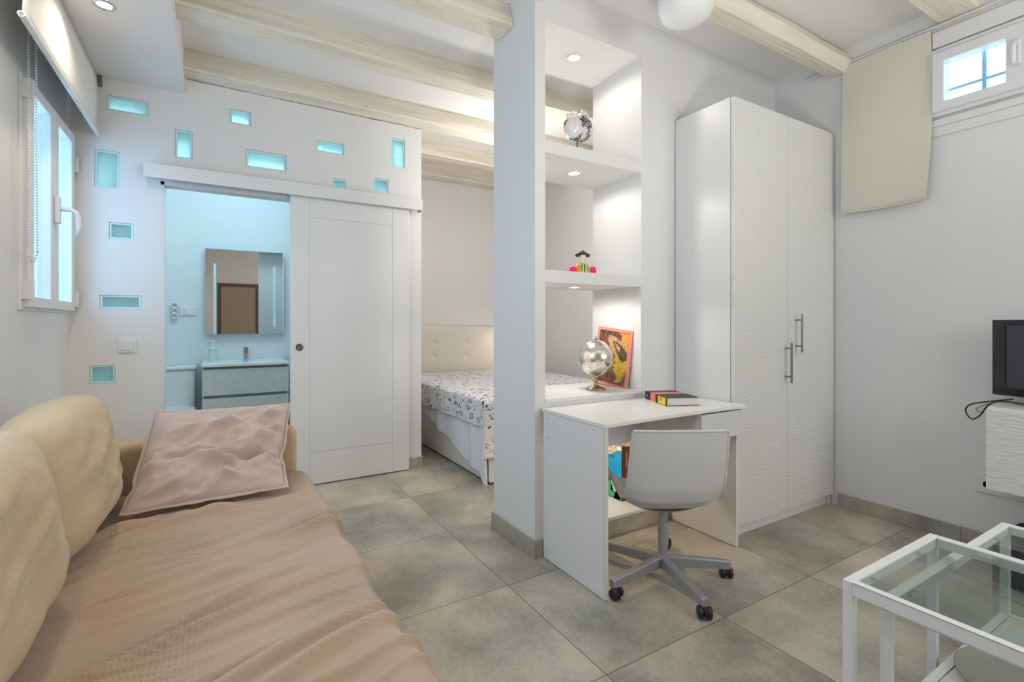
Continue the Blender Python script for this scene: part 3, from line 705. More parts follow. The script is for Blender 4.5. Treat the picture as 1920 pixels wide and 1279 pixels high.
# mirrored globe (third niche)
cx, cy = 1.858, 2.16
t = thing('globe', 'silver mirrored globe on a bronze foot beside the pink framed picture', 'globe', (cx, cy, .777))
m = bpy.data.materials.new('engraved_silver'); m.use_nodes = True; N = m.node_tree.nodes; L = m.node_tree.links; p = N['Principled BSDF']
p.inputs['Metallic'].default_value = 1; p.inputs['Roughness'].default_value = .2
tc = N.new('ShaderNodeTexCoord'); nz = N.new('ShaderNodeTexNoise'); nz.inputs['Scale'].default_value = 15; nz.inputs['Detail'].default_value = 7; L.new(tc.outputs['Object'], nz.inputs['Vector'])
# coast lines: thin iso-lines of the noise, and meridians
def Mn(op, a, b=None):
    n = N.new('ShaderNodeMath'); n.operation = op
    for i, v_ in enumerate((a, b)):
        if v_ is None: continue
        if hasattr(v_, 'links'): L.new(v_, n.inputs[i])
        else: n.inputs[i].default_value = v_
    return n.outputs[0]
co = Mn('LESS_THAN', Mn('ABSOLUTE', Mn('SUBTRACT', nz.outputs['Fac'], .5)), .008)
sx3 = N.new('ShaderNodeSeparateXYZ'); L.new(tc.outputs['Object'], sx3.inputs[0])
ang = Mn('MULTIPLY', Mn('ARCTAN2', sx3.outputs[1], sx3.outputs[0]), 24 / (2 * PI))
mer = Mn('LESS_THAN', Mn('ABSOLUTE', Mn('SUBTRACT', Mn('FRACT', ang), .5)), .025)
lat = Mn('LESS_THAN', Mn('ABSOLUTE', Mn('SUBTRACT', Mn('FRACT', Mn('MULTIPLY', sx3.outputs[2], 15)), .5)), .008)
ln_ = Mn('MAXIMUM', co, Mn('MAXIMUM', mer, lat))
mx = N.new('ShaderNodeMix'); mx.data_type = 'RGBA'; L.new(ln_, mx.inputs[0]); mx.inputs[6].default_value = (.84, .79, .73, 1); mx.inputs[7].default_value = (.42, .36, .30, 1)
L.new(mx.outputs[2], p.inputs['Base Color'])
gz = .957
g_ = blob(64, 40, lambda d: d * .103, (cx, cy, gz)); go = g_.build('sphere', m, t, smooth=True)
BRZ = mat('pale_bronze', (.42, .34, .24), .25, 1)
MB().lathe([(.055, 0), (.056, .004), (.050, .008), (.046, .010), (.030, .016), (.014, .024), (.009, .034), (.012, .042), (.009, .050), (.014, .062), (.020, .075), (.018, .082)], (cx, cy, .777), 32).build('foot', BRZ, t, smooth=True)
MB().lathe([(.010, 0), (.011, .004), (.005, .009), (.0035, .018), (0, .028)], (cx, cy, gz + .101), 16).build('finial', STEEL, t, smooth=True)

# framed picture leaning on the niche side
t = thing('framed_picture', 'pink framed yellow and black abstract picture leaning behind the globe', 'picture', (2.03, 2.2, .777))
# local: x to the viewer's right along -Y, z up the leaning face, y out of the wall (towards -X)
B0 = Vector((2.030, 2.385, .777)); ux = (Vector((2.045, 2.100, .777)) - B0).normalized()
tilt = Vector((.028, -.036, .36)).normalized(); nn = ux.cross(tilt).normalized()
if nn.x > 0: nn = -nn
uz = nn.cross(ux); uz = uz if uz.z > 0 else -uz
ux2 = ux
uz2 = (uz - ux * -.10).normalized(); ux2 = (uz2.cross(nn)).normalized()
if ux2.dot(ux) < 0: ux2 = -ux2
Mp = Matrix(((ux2.x, nn.x, uz2.x, B0.x), (ux2.y, nn.y, uz2.y, B0.y), (ux2.z, nn.z, uz2.z, B0.z + .012), (0, 0, 0, 1)))
FW, FH = .285, .350
PK = mat('salmon_pink_frame', (.80, .30, .25), .45)
MB().box(0, FW, -.004, .012, 0, .018, Mp).box(0, FW, -.004, .012, FH - .018, FH, Mp).box(0, .018, -.004, .012, .018, FH - .018, Mp).box(FW - .018, FW, -.004, .012, .018, FH - .018, Mp).build('frame', PK, t, bevel=.001)
ar = box(.016, FW - .016, -.002, .003, .016, FH - .016, Mp).build('print', mat('dark_print', (.045, .03, .028), .4, var=(45, 1, (.30, .14, .06))), t)
def patch(pts, col, lay):
    pr_ = [(.018 + a * (FW - .036), .018 + b * (FH - .036)) for a, b in pts]
    return MB().prism(pr_, .003, .0032 + lay * .0003, 'y', Mp).build('painted_shape', mat('paint_%s' % col[0], col[1], .45, var=(60, 1, col[2])), ar)
OR = ('orange', (.85, .27, .04), (.80, .42, .08)); YE = ('yellow', (.84, .58, .05), (.50, .27, .03)); CRM = ('sand', (.74, .50, .22), (.42, .22, .09)); DK = ('umber', (.05, .035, .04), (.18, .12, .08)); RD = ('russet', (.40, .13, .06), (.25, .08, .04))
patch([(.55, 1), (.72, .93), (.70, .84), (.62, .82), (.80, .74), (.90, .66), (1, .68), (1, 1)], OR, 1)
patch([(.30, .93), (.50, .90), (.66, .84), (.84, .78), (.97, .66), (1, .30), (.92, .26), (.75, .50), (.52, .58), (.36, .70), (.28, .82)], CRM, 2)
patch([(.12, .78), (.22, .86), (.30, .70), (.36, .56), (.26, .52), (.14, .62)], RD, 2)
patch([(.52, .58), (.62, .56), (.80, .58), (.95, .50), (1, .34), (.93, .22), (.88, .10), (.72, .03), (.62, .05), (.70, .12), (.66, .20), (.56, .26), (.60, .33), (.48, .33), (.62, .42), (.50, .44), (.58, .51)], YE, 3)
patch([(.45, .82), (.60, .80), (.76, .74), (.94, .62), (.95, .50), (.84, .44), (.72, .50), (.62, .60), (.52, .72)], DK, 4)
patch([(.50, .80), (.60, .76), (.72, .70), (.70, .62), (.58, .70)], CRM, 5)
patch([(.22, .44), (.36, .50), (.40, .38), (.37, .20), (.30, .28), (.22, .30)], YE, 4)

# books in the lowest niche
def upright(name_lab, x0, x1, y0, y1, z0, hh, col, cat='book', title=None):
    t = thing('upright_book', name_lab, cat, ((x0 + x1) / 2, (y0 + y1) / 2, z0), 'guide books in the lowest niche')
    cm = mat(col[0], col[1], .35)
    MB().box(x0, x0 + .002, y0, y1, z0, z0 + hh).box(x1 - .002, x1, y0, y1, z0, z0 + hh).box(x0 + .002, x1 - .002, y0, y0 + .002, z0, z0 + hh).build('cover', cm, t)
    box(x0 + .002, x1 - .002, y0 + .003, y1 - .004, z0 + .003, z0 + hh - .003).build('page_block', MATS['page_paper'], t)
    return t
zb = .1005; b0 = 2.150
t = upright('blue and green covered travel guide standing first in the lowest niche', 2.050, 2.074, b0, b0 + .235, zb, .325, ('brown_spine', (.10, .05, .035)))
yc0, yc1 = b0 + .004, b0 + .233
def cov(pts, nm, col): MB().prism([(yc1 - a * (yc1 - yc0), zb + .004 + b * .317) for a, b in pts], 2.0492, 2.0502, 'x').build(nm, mat(nm + '_ink', col, .3, var=(14, .5, tuple(min(1, c * 1.5 + .05) for c in col))), t)
cov([(0, .30), (1, .30), (1, .93), (.86, .92), (.7, .84), (.45, .78), (.25, .83), (0, .80)], 'sea', (.0, .33, .68))
cov([(0, 0), (1, 0), (1, .08), (.7, .12), (.6, .30), (0, .30)], 'land', (.05, .42, .20))
cov([(.7, .0), (.95, .0), (.95, .12), (.8, .16)], 'sand_patch', (.55, .52, .10))
cov([(.6, .12), (1, .08), (1, .30), (.6, .30)], 'pale_band', (.62, .70, .74))
cov([(0, .80), (.25, .83), (.45, .78), (.7, .84), (.86, .92), (1, .93), (1, 1), (0, 1)], 'cream_head', (.74, .68, .58))
Rt = Matrix.Rotation(R(-90), 4, 'Z') @ Matrix.Rotation(R(90), 4, 'X')    # faces -X, reads towards -Y
INK = mat('navy_ink', (.02, .03, .09), .5); SEP = mat('sepia_ink', (.25, .13, .08), .5)
for s_, zz, mm in (('AMBADOR', .398, SEP), ('MARKADOR', .370, SEP), ('ESPAGNE', .340, INK)):
    text_mesh(s_, .032, Matrix.Translation((2.0485, b0 + .195, zz)) @ Rt, mm, 'title_lettering', t)
t = upright('red travel guide with yellow spine lettering beside the blue one', 2.0745, 2.108, b0 + .004, b0 + .235, zb, .318, ('red_spine', (.38, .03, .02)))
MB().box(2.086, 2.095, b0 + .003, b0 + .0042, .30, .39).build('spine_lettering', mat('yellow_ink', (.75, .50, .05), .5), t)
t = upright('second red travel guide partly behind the swivel chair', 2.1085, 2.145, b0 + .004, b0 + .235, zb, .318, ('red_spine', (.38, .03, .02)))
MB().box(2.122, 2.131, b0 + .003, b0 + .0042, .34, .40).build('spine_lettering', LACQ, t)

# ================================================================ SOFA
ZS = .405
sf = thing('sofa', 'long beige linen sofa along the left wall below the window', 'sofa', (-.15, 1.1, 0))
def rbox(x0, x1, y0, y1, z0, z1, bulge=0, n=14, ed=.03):
    mb = MB().box(x0, x1, y0, y1, z0, z1); return mb
arm = rbox(XL + .01, .345, 2.665, 2.80, .04, .63).build('armrest', SOFAM, sf, bevel=.03); arm.modifiers['bev'].segments = 5
arm2 = rbox(XL + .01, .345, -.75, -.615, .04, .63).build('armrest', SOFAM, sf, bevel=.03); arm2.modifiers['bev'].segments = 5
bb = rbox(XL + .01, -.62, -.615, 2.665, .04, .60).build('backrest_frame', SOFAM, sf, bevel=.03); bb.modifiers['bev'].segments = 4
st = rbox(-.62, .365, -.61, 2.660, .05, ZS - .015).build('seat_base', SOFAM, sf, bevel=.035); st.modifiers['bev'].segments = 4
for x_, y_ in ((-.68, 2.72), (.28, 2.72), (-.68, -.68), (.28, -.68)):
    box(x_ - .02, x_ + .02, y_ - .02, y_ + .02, 0, .045).build('leg', BLACKP, sf)

def cushion(name, c, wy, hz, tx, lean, seed, label, amp=.012):
    """box cushion: wy width along y, hz height, tx thickness; stands leaning on the back"""
    mb = MB(); n1, n2 = 60, 44
    Mx = Matrix.Translation(c) @ Matrix.Rotation(lean, 4, 'Y')
    def surf(a, b, side):
        u_ = a * 2 - 1; v_ = b * 2 - 1
        fu = (1 - abs(u_) ** 3.4) ; fv = (1 - abs(v_) ** 3.6)
        th = (max(fu, 0) * max(fv, 0)) ** .42
        # outline draws in slightly at the corners
        yy = u_ * wy / 2 * (1 - .05 * (v_ ** 4)) ; zz = v_ * hz / 2 * (1 - .06 * (u_ ** 4)) + .02 * (1 - u_ * u_) * (v_ > 0) * v_
        zz *= 1
        q = Vector((u_ * 2.2 + seed, v_ * 2.0, side * .7))
        w_ = amp * (noise.noise(q) * 1.6 + .8 * abs(noise.noise(q * 2.3)) - .8 * abs(noise.noise(Vector((u_ * 1.6 - v_ * 2.4 + seed, v_ * .8 + u_ * .6, seed)))))
        sag = .020 * (1 - v_) * .5
        return Mx @ Vector((side * (tx / 2 * th + w_ * max(fu, 0) * max(fv, 0) + sag * th), yy, zz))
    mb.grid(n1, n2, lambda a, b: surf(a, b, 1)); mb.grid(n1, n2, lambda a, b: surf(a, b, -1))
    o = mb.build(name, SOFAM, None, smooth=True, label=label, cat='cushion', subsurf=0)
    return o
c1 = cushion('back_cushion', Vector((-.462, 1.385, ZS + .256)), .86, .455, .25, R(-6), 1.3, 'large beige linen back cushion nearest the camera', .013)
c2 = cushion('back_cushion', Vector((-.450, 2.215, ZS + .250)), .80, .440, .24, R(-6), 6.1, 'large beige linen back cushion next to the sofa armrest', .013)

# blanket
mw = bpy.data.materials.new('brown_waffle_cotton'); mw.use_nodes = True; N = mw.node_tree.nodes; L = mw.node_tree.links; p = N['Principled BSDF']
p.inputs['Roughness'].default_value = .85; p.inputs['Sheen Weight'].default_value = .25
tc = N.new('ShaderNodeTexCoord'); sx3 = N.new('ShaderNodeSeparateXYZ'); L.new(tc.outputs['UV'], sx3.inputs[0])
U_, V_ = sx3.outputs[0], sx3.outputs[1]
def tri(o, s): return Mn('ABSOLUTE', Mn('SUBTRACT', Mn('MULTIPLY', Mn('FRACT', Mn('MULTIPLY', o, s)), 2), 1))
gx = tri(U_, 88); gy = tri(V_, 88)
def band(o, s, ph, wd_): return Mn('LESS_THAN', Mn('FRACT', Mn('ADD', Mn('MULTIPLY', o, s), ph)), wd_)
b1 = band(U_, 3.4, .35, .5); b2 = band(V_, 2.6, .15, .5)
both = Mn('MULTIPLY', b1, b2); anyb = Mn('MAXIMUM', b1, b2)
def sband(o, s_, ph): return Mn('ADD', Mn('MULTIPLY', Mn('SINE', Mn('ADD', Mn('MULTIPLY', o, s_), ph)), .5), .5)
wob_ = N.new('ShaderNodeTexNoise'); wob_.inputs['Scale'].default_value = 1.2; L.new(tc.outputs['UV'], wob_.inputs['Vector'])
bands = Mn('MULTIPLY', sband(U_, 14.5, 1.0), sband(V_, 10.5, .4))
hsum = Mn('MULTIPLY', Mn('MAXIMUM', gx, gy), Mn('ADD', .22, Mn('MULTIPLY', bands, 1.1)))
fine = Mn('MULTIPLY', tri(V_, 170), .10)
both = bands
b = N.new('ShaderNodeBump'); b.inputs['Strength'].default_value = .6; b.inputs['Distance'].default_value = .0028
L.new(Mn('ADD', hsum, fine), b.inputs['Height']); L.new(b.outputs[0], p.inputs['Normal'])
mx = N.new('ShaderNodeMix'); mx.data_type = 'RGBA'; L.new(Mn('MULTIPLY', both, Mn('SUBTRACT', 1, Mn('MAXIMUM', gx, gy))), mx.inputs[0])
mx.inputs[6].default_value = (.46, .325, .232, 1); mx.inputs[7].default_value = (.35, .24, .165, 1); L.new(mx.outputs[2], p.inputs['Base Color'])
BX0, BXF = -.60, .398
ridges = []
rr_ = random.Random(11)
for k in range(56):
    y0 = rr_.uniform(.1, 2.55); ridges.append((rr_.uniform(-.35, .35), y0, rr_.uniform(.15, .5), rr_.uniform(.008, .018), rr_.uniform(.014, .032), rr_.uniform(.15, .55), rr_.uniform(-.5, .5)))
def blanket(uu, vv):
    # uu across (arc length), vv along y
    y = .05 + vv * 2.605
    top = BXF - BX0; r = .055; drop = .30; Ltot = (top - r) + r * PI / 2 + drop; s = uu * Ltot
    wv = .010 * math.sin(y * 9 + 1.3 * math.sin(y * 4)) + .012 * noise.noise(Vector((y * 3.1, 4, 0)))
    if s < top - r: x = BX0 + s; z = ZS + .012; nx, nz = 0, 1
    elif s < top - r + r * PI / 2:
        a = (s - (top - r)) / r; x = BX0 + top - r + r * math.sin(a); z = ZS + .012 - r + r * math.cos(a); nx, nz = math.sin(a), math.cos(a)
    else:
        q = s - (top - r + r * PI / 2); x = BX0 + top + .02 * q; z = ZS + .012 - r - q; nx, nz = 1, 0
    d = 0
    for (rx, ry, rl_, rw, ra, sl, cv) in ridges:
        dx = s - (rx + .6)
        yy = ry + sl * dx + cv * dx * dx
        e = abs(dx) / rl_
        if e < 1.6: d += ra * math.exp(-((y - yy) / rw) ** 2) * math.exp(-e * e * 1.5)
    d += .010 * noise.noise(Vector((s * 2.0, y * 3.2, 2))) + .006 * noise.noise(Vector((s * 3 - y * 2, y * 9, 5))) 
    ef = max(0, min(1, (s - (top - .15)) / .15)); d += wv * ef
    d -= .006 * math.exp(-((s - .5) / .3) ** 2)
    d += (.012 * math.sin(y * 21 + 2 * math.sin(y * 5)) ) * max(0, min(1, (s - top) / .2))
    d *= min(1, max(.12, (s - .12) / .25)) * (1 if y < 2.2 else max(.3, 1 - (y - 2.2) / .15))
    d = max(d, -.006)
    if vv > .985: z -= 0
    return (x + nx * d, y, z + nz * d)
nu, nv = 170, 420
mb = MB().grid(nu, nv, blanket); bo = mb.build('blanket', mw, None, smooth=True, label='brown waffle weave blanket spread over the sofa seat', cat='blanket')
me = bo.data; uvl = me.uv_layers.new(name='UVMap')
Lt = 1.32
co_ = [None] * len(me.vertices)
# parametric uv: use vertex order (grid kept its order)
for lp in me.loops:
    i = lp.vertex_index; uvl.data[lp.index].uv = ((i // nv) / (nu - 1) * Lt, (i % nv) / (nv - 1) * 2.605)
md = bo.modifiers.new('solid', 'SOLIDIFY'); md.thickness = .004; md.offset = -1

# throw pillow: lower third on the seat, upper part leaning on the armrest
def pil_mid(a, b):
    # a: left->right, b: near->far (0..1)
    P00 = Vector((-.300, 2.275, ZS + .050)); P10 = Vector((.252, 2.300, ZS + .052))
    Pm0 = Vector((-.290, 2.44, ZS + .115)); Pm1 = Vector((.262, 2.50, ZS + .115))
    P01 = Vector((-.235, 2.70, .755)); P11 = Vector((.318, 2.74, .742))
    l = (1 - b) ** 2 * P00 + 2 * b * (1 - b) * Pm0 + b * b * P01
    r = (1 - b) ** 2 * P10 + 2 * b * (1 - b) * Pm1 + b * b * P11
    return l.lerp(r, a)
def pil(a, b, side):
    u_ = a * 2 - 1; v_ = b * 2 - 1
    # keep corners pointed, edges drawn in
    aa = .5 + u_ / 2 * (1 - .045 * (1 - v_ ** 2) - .05 * math.exp(-((v_ + .12) / .16) ** 2) * (u_ > 0) - .03 * math.exp(-((v_ + .35) / .12) ** 2) * (u_ < 0)); b2_ = .5 + v_ / 2 * (1 - .04 * (1 - u_ ** 2))
    c = pil_mid(aa, b2_)
    e = 1e-3; du = (pil_mid(aa + e, b2_) - c); dv = (pil_mid(aa, b2_ + e) - c); nrm = du.cross(dv).normalized()
    edge = max(0, (1 - abs(u_) ** 2.4)) * max(0, (1 - abs(v_) ** 2.4)); th = .105 * edge ** .5
    q = Vector((u_ * 1.6, v_ * 2.2, 1.7))
    wr_ = 1.2 * .040 * (noise.noise(q * 1.2) + .5) - 1.25 * .055 * abs(noise.noise(Vector((u_ * 1.3 + v_ * .8, v_ * 2.8 - u_ * .9, 4.2)))) - .026 * abs(noise.noise(Vector((u_ * 3.2 + v_, v_ * 5 - u_ * 1.5, 8))))
    fold = -.042 * math.exp(-((v_ + .12 + .10 * u_) / .06) ** 2) * (.45 + .55 * max(0, u_)) + .018 * math.exp(-((v_ + .26 + .10 * u_) / .09) ** 2)
    fold += -.018 * math.exp(-((u_ - .05 + .5 * (v_ + .1)) / .05) ** 2) * math.exp(-((v_ + .15) / .35) ** 2)
    s_ = min(1, edge * 3)
    if side > 0: return c + nrm * (th * .75 + (wr_ + fold) * s_)
    return c - nrm * (th * .30)
tp = thing('throw_pillow', 'crumpled mauve velvet pillow leaning on the far armrest', 'pillow', (0, 2.45, ZS + .02))
mb = MB().grid(90, 90, lambda a, b: pil(a, b, 1)); mb.grid(40, 40, lambda a, b: pil(a, b, -1))
po = mb.build('pillow_body', MAUVE, tp, smooth=True)
edge_pts = [pil(i / 40, 0, 1) for i in range(40)] + [pil(1, i / 40, 1) for i in range(40)] + [pil(1 - i / 40, 1, 1) for i in range(40)] + [pil(0, 1 - i / 40, 1) for i in range(41)]
# flat flange
mid = pil_mid(.5, .5)
fl_ = MB(); nE = len(edge_pts); outer = []
for i, q in enumerate(edge_pts):
    d = (q - mid); outer.append(q + d.normalized() * (.014 + .003 * noise.noise(q * 30)) + Vector((0, 0, .004 * noise.noise(q * 22))))
fl_.add(edge_pts + outer, [(i, (i + 1) % nE, nE + (i + 1) % nE, nE + i) for i in range(nE - 1)])
fl_.build('flange', MAUVEP, tp, smooth=True, solid=.004)

# ================================================================ BED
bd = thing('bed', 'double bed with cream upholstered base and buttoned headboard', 'bed', (2.36, 4.05, 0))
CREAM = mat('cream_leatherette', (.72, .68, .61), .4)
o = box(1.662, 3.06, 3.075, 5.0, .012, .34).build('base', CREAM, bd, bevel=.012); o.modifiers['bev'].segments = 3
o = box(1.672, 3.05, 3.085, 4.99, .34, .585).build('mattress', mat('white_cotton', (.78, .78, .80), .8), bd, bevel=.05); o.modifiers['bev'].segments = 5
def hb(u_, v_):
    x = 1.60 + u_ * 1.52; z = .30 + v_ * .825; d = .0
    for bx in (1.66, 2.03, 2.41, 2.79):
        for bz in (.79, .94):
            d -= .016 * math.exp(-(((x - bx) ** 2 + (z - bz) ** 2) / .0006)) + .003 * math.exp(-(((x - bx) ** 2 + (z - bz) ** 2) / .006))
    ed = min(u_, 1 - u_) * 1.52; ez = (1 - v_) * .825
    d -= .03 * max(0, 1 - ed / .03) ** 2 + .03 * max(0, 1 - ez / .03) ** 2
    return (x, 5.005 - d, z)
h_ = MB().grid(160, 90, hb).build('headboard', CREAM, bd, smooth=True)
box(1.60, 3.12, 5.02, 5.068, .0, 1.12).build('headboard_frame', CREAM, bd)

def drape(name, m, lab, cat, zt, x0, y0, yend, drop_side, drop_foot, seed, ru=.008, nu=150, nv=170, dropf=None, xr=3.07):
    """cloth over the bed: top at zt, hanging down the left side (x0) and the foot (y0)"""
    # two hanging skirts and the top in one sheet; corner falls as a fold
    W_ = xr - x0; D_ = yend - y0; r = .045
    def fn(a, b):
        s = (1 - a) * (W_ + drop_side) - drop_side      # <0 : hanging part (left)
        t_ = b * (D_ + drop_foot) - drop_foot
        hs = max(0, -s); ht = max(0, -t_)
        x = x0 + max(0, s); y = y0 + max(0, t_)
        k = 1.0
        if dropf:
            k = dropf(y)
        z = zt - hs * k - ht
        if hs > 0 and ht > 0: z = zt - max(hs * k, ht) - .25 * min(hs, ht); x = x0 - .10 * min(hs, ht) ; y = y0 - .10 * min(hs, ht)
        # soft edge
        e = min(max(0, s), max(0, t_))
        z -= .020 * math.exp(-e / .03) * (1 if hs == 0 and ht == 0 else 0) + (.020 if (hs > 0 or ht > 0) else 0)
        w_ = noise.noise(Vector((x * 5 + seed, y * 5, z * 2))) * ru
        if hs > 0: x -= .012 + ru * (1.0 + math.sin(y * 26 + 2.5 * math.sin(y * 6) + seed)) * min(1, hs / .12) + w_
        elif ht > 0: y -= .012 + ru * (1.0 + math.sin(x * 26 + seed)) * min(1, ht / .12)
        else: z += w_ + .004 * noise.noise(Vector((x * 12, y * 12, seed)))
        return (x, y, z)
    return MB().grid(nu, nv, fn).build(name, m, None, smooth=True, label=lab, cat=cat, solid=.003)
WC = mat('thin_white_sheet', (.78, .79, .84), .8, bump=('noise', 45, .5, .01))
drape('bed_sheet', WC, 'white crumpled bed sheet hanging down the side of the bed', 'sheet', .565, 1.661, 3.085, 4.9, .50, 0, 2.0, ru=.010, xr=1.665, dropf=lambda y: 1.10 - .68 * max(0, min(1, (y - 3.08) / 1.25)) ** .8 + .05 * noise.noise(Vector((y * 6, 1, 0))))
ms = bpy.data.materials.new('scribble_print'); ms.use_nodes = True; N = ms.node_tree.nodes; L = ms.node_tree.links; p = N['Principled BSDF']
p.inputs['Roughness'].default_value = .8
geo = N.new('ShaderNodeTexCoord'); 
def scrib(sc_, off_, w_):
    mp = N.new('ShaderNodeMapping'); mp.inputs['Location'].default_value = off_; L.new(geo.outputs['UV'], mp.inputs[0])
    vo = N.new('ShaderNodeTexVoronoi'); vo.inputs['Scale'].default_value = sc_; vo.inputs['Randomness'].default_value = .75; L.new(mp.outputs[0], vo.inputs['Vector'])
    nz = N.new('ShaderNodeTexNoise'); nz.inputs['Scale'].default_value = sc_ * 1.9; nz.inputs['Detail'].default_value = .5; L.new(mp.outputs[0], nz.inputs['Vector'])
    d = Mn('ADD', vo.outputs['Distance'], Mn('MULTIPLY', nz.outputs['Fac'], .55))
    line = Mn('LESS_THAN', Mn('ABSOLUTE', Mn('SUBTRACT', d, .56)), w_)
    n2 = N.new('ShaderNodeTexNoise'); n2.inputs['Scale'].default_value = sc_ * 2.3; L.new(mp.outputs[0], n2.inputs['Vector'])
    return Mn('MULTIPLY', line, Mn('GREATER_THAN', n2.outputs['Fac'], .47))
ink = Mn('MAXIMUM', scrib(15, (0, 0, 0), .050), scrib(19, (3.3, 1.7, 0), .045))
mx = N.new('ShaderNodeMix'); mx.data_type = 'RGBA'; L.new(ink, mx.inputs[0]); mx.inputs[6].default_value = (.74, .735, .74, 1); mx.inputs[7].default_value = (.03, .03, .035, 1); L.new(mx.outputs[2], p.inputs['Base Color'])
tv_ = drape('bedspread', ms, 'white bedspread printed with black scribbled figures on the bed', 'bedspread', .622, 1.626, 3.050, 4.93, .19, .40, 5.0, ru=.006, nu=150, nv=180)
me = tv_.data; uvl = me.uv_layers.new(name='UVMap')
for lp in me.loops:
    i = lp.vertex_index; uvl.data[lp.index].uv = ((i // 180) / 149 * 1.6, (i % 180) / 179 * 2.27)
# ================================================================ BATHROOM
t = thing('vanity_unit', 'pale wood wall hung vanity unit with two drawers in the bathroom', 'vanity', (.22, 5.05, .2))
GW = mat('pale_grey_wood', (.64, .65, .62), .5, bump=('grain', 60, .4, .003), var=(30, .6, (.54, .55, .52)))
box(-.105, .548, 4.83, 5.3, .26, .785).build('cabinet_body', GW, t)
for z0, z1 in ((.28, .520), (.545, .765)):
    box(-.108, .551, 4.812, 4.83, z0, z1).build('drawer_front', GW, t, bevel=.002)
MB().box(-.095, .538, 4.826, 4.829, .521, .544).box(-.095, .538, 4.826, 4.829, .766, .784).build('grip_groove', mat('groove_dark', (.20, .21, .21), .6), t)
sk = slab('x', -.114, .556, 4.80, 5.3, .786, .812, []).build('basin_top', CERAM, t, bevel=.004)
t = thing('basin_tap', 'chrome block tap on the bathroom basin', 'tap', (.228, 5.19, .812))
box(.205, .251, 5.165, 5.21, .812, .930).build('tap_body', CHROME, t, bevel=.006)
box(.210, .246, 5.09, 5.17, .855, .875).build('spout', CHROME, t, bevel=.004)
box(.208, .248, 5.12, 5.205, .932, .944).build('lever', CHROME, t, bevel=.003)
t = thing('soap_dispenser', 'glass soap pump bottle with white head beside the tap', 'soap dispenser', (-.034, 5.16, .812))
MB().lathe([(.032, .812), (.034, .816), (.034, .915), (.028, .925), (0, .925)], (-.034, 5.16, 0), 24).build('bottle', mat('soap_glass', (.62, .74, .66), .15), t)
MB().lathe([(.036, .918), (.036, .935), (.014, .937), (.014, .985), (.018, .988), (.018, 1.0), (0, 1.002)], (-.034, 5.16, 0), 24).build('pump_head', PLASTIC, t)
box(-.085, -.034, 5.150, 5.170, .988, 1.0).build('nozzle', PLASTIC, t, bevel=.003)
t = thing('lit_mirror', 'large rectangular bathroom mirror with frosted strips above the basin', 'mirror', (.233, 5.28, 1.05))
MR = mat('mirror_silver', (.80, .78, .76), .01, 1)
box(-.092, .559, 5.252, 5.256, 1.053, 1.854).build('mirror_glass', MR, t)
box(-.07, .537, 5.256, 5.30, 1.075, 1.83).build('mirror_case', LACQ, t)
for a, b in ((-.030, -.008), (.462, .484)):
    box(a, b, 5.2505, 5.2518, 1.12 if a > 0 else 1.053, 1.70).build('frosted_strip', mat('frosted_strip', (.62, .80, .86), .5), t)
box(-.092, .559, 5.250, 5.2518, 1.835, 1.854).build('frosted_strip', MATS['frosted_strip'], t)
t = thing('toilet', 'white close coupled toilet left of the vanity unit', 'toilet', (-.33, 4.95, 0))
o = box(-.50, -.165, 5.07, 5.29, .40, .752).build('cistern', CERAM, t, bevel=.02); o.modifiers['bev'].segments = 4
box(-.508, -.158, 5.06, 5.295, .752, .782).build('cistern_lid', CERAM, t, bevel=.008)
MB().lathe([(.022, .782), (.022, .788), (.018, .790)], (-.33, 5.17, 0), 20).build('flush_button', CHROME, t)
def bowl(a, b):
    th = 2 * PI * a; zz = b; prof = [(.10, 0), (.10, .12), (.14, .28), (.175, .38), (.175, .41)]
    k = b * 4; r = interp([q[0] for q in prof], k); z_ = interp([q[1] for q in prof], k)
    return Vector((-.333 + r * math.cos(th), 4.90 + r * 1.25 * math.sin(th), z_))
MB().grid(32, 12, bowl, close_u=True).build('bowl', CERAM, t, smooth=True)
mb = MB(); pts = [(-.333 + .18 * math.cos(2 * PI * k / 32), 4.90 + .225 * math.sin(2 * PI * k / 32)) for k in range(32)]
mb.prism(pts, .41, .445, 'z').build('seat_lid', CERAM, t, bevel=.006)
t = thing('wall_socket', 'triple round wall socket with switch on the bathroom wall', 'socket', (-.25, 5.30, 1.2))
sm = MB()
for zz in (1.215, 1.262, 1.309):
    MB().lathe([(.026, 0), (.026, .03), (.022, .032), (.019, .018), (0, .018)], (-.325, 5.3, zz), 24, Matrix.Rotation(R(90), 4, 'X')).build('socket', PVC, t)
    MB().lathe([(.004, .016), (.004, .020)], (-.332, 5.3, zz), 8, Matrix.Rotation(R(90), 4, 'X')).lathe([(.004, .016), (.004, .020)], (-.318, 5.3, zz), 8, Matrix.Rotation(R(90), 4, 'X')).build('contact_hole', BLACKP, t)
box(-.285, -.165, 5.288, 5.30, 1.222, 1.302).build('plate', PVC, t, bevel=.003)
box(-.252, -.200, 5.282, 5.288, 1.235, 1.289).build('rocker', PVC, t, bevel=.003)

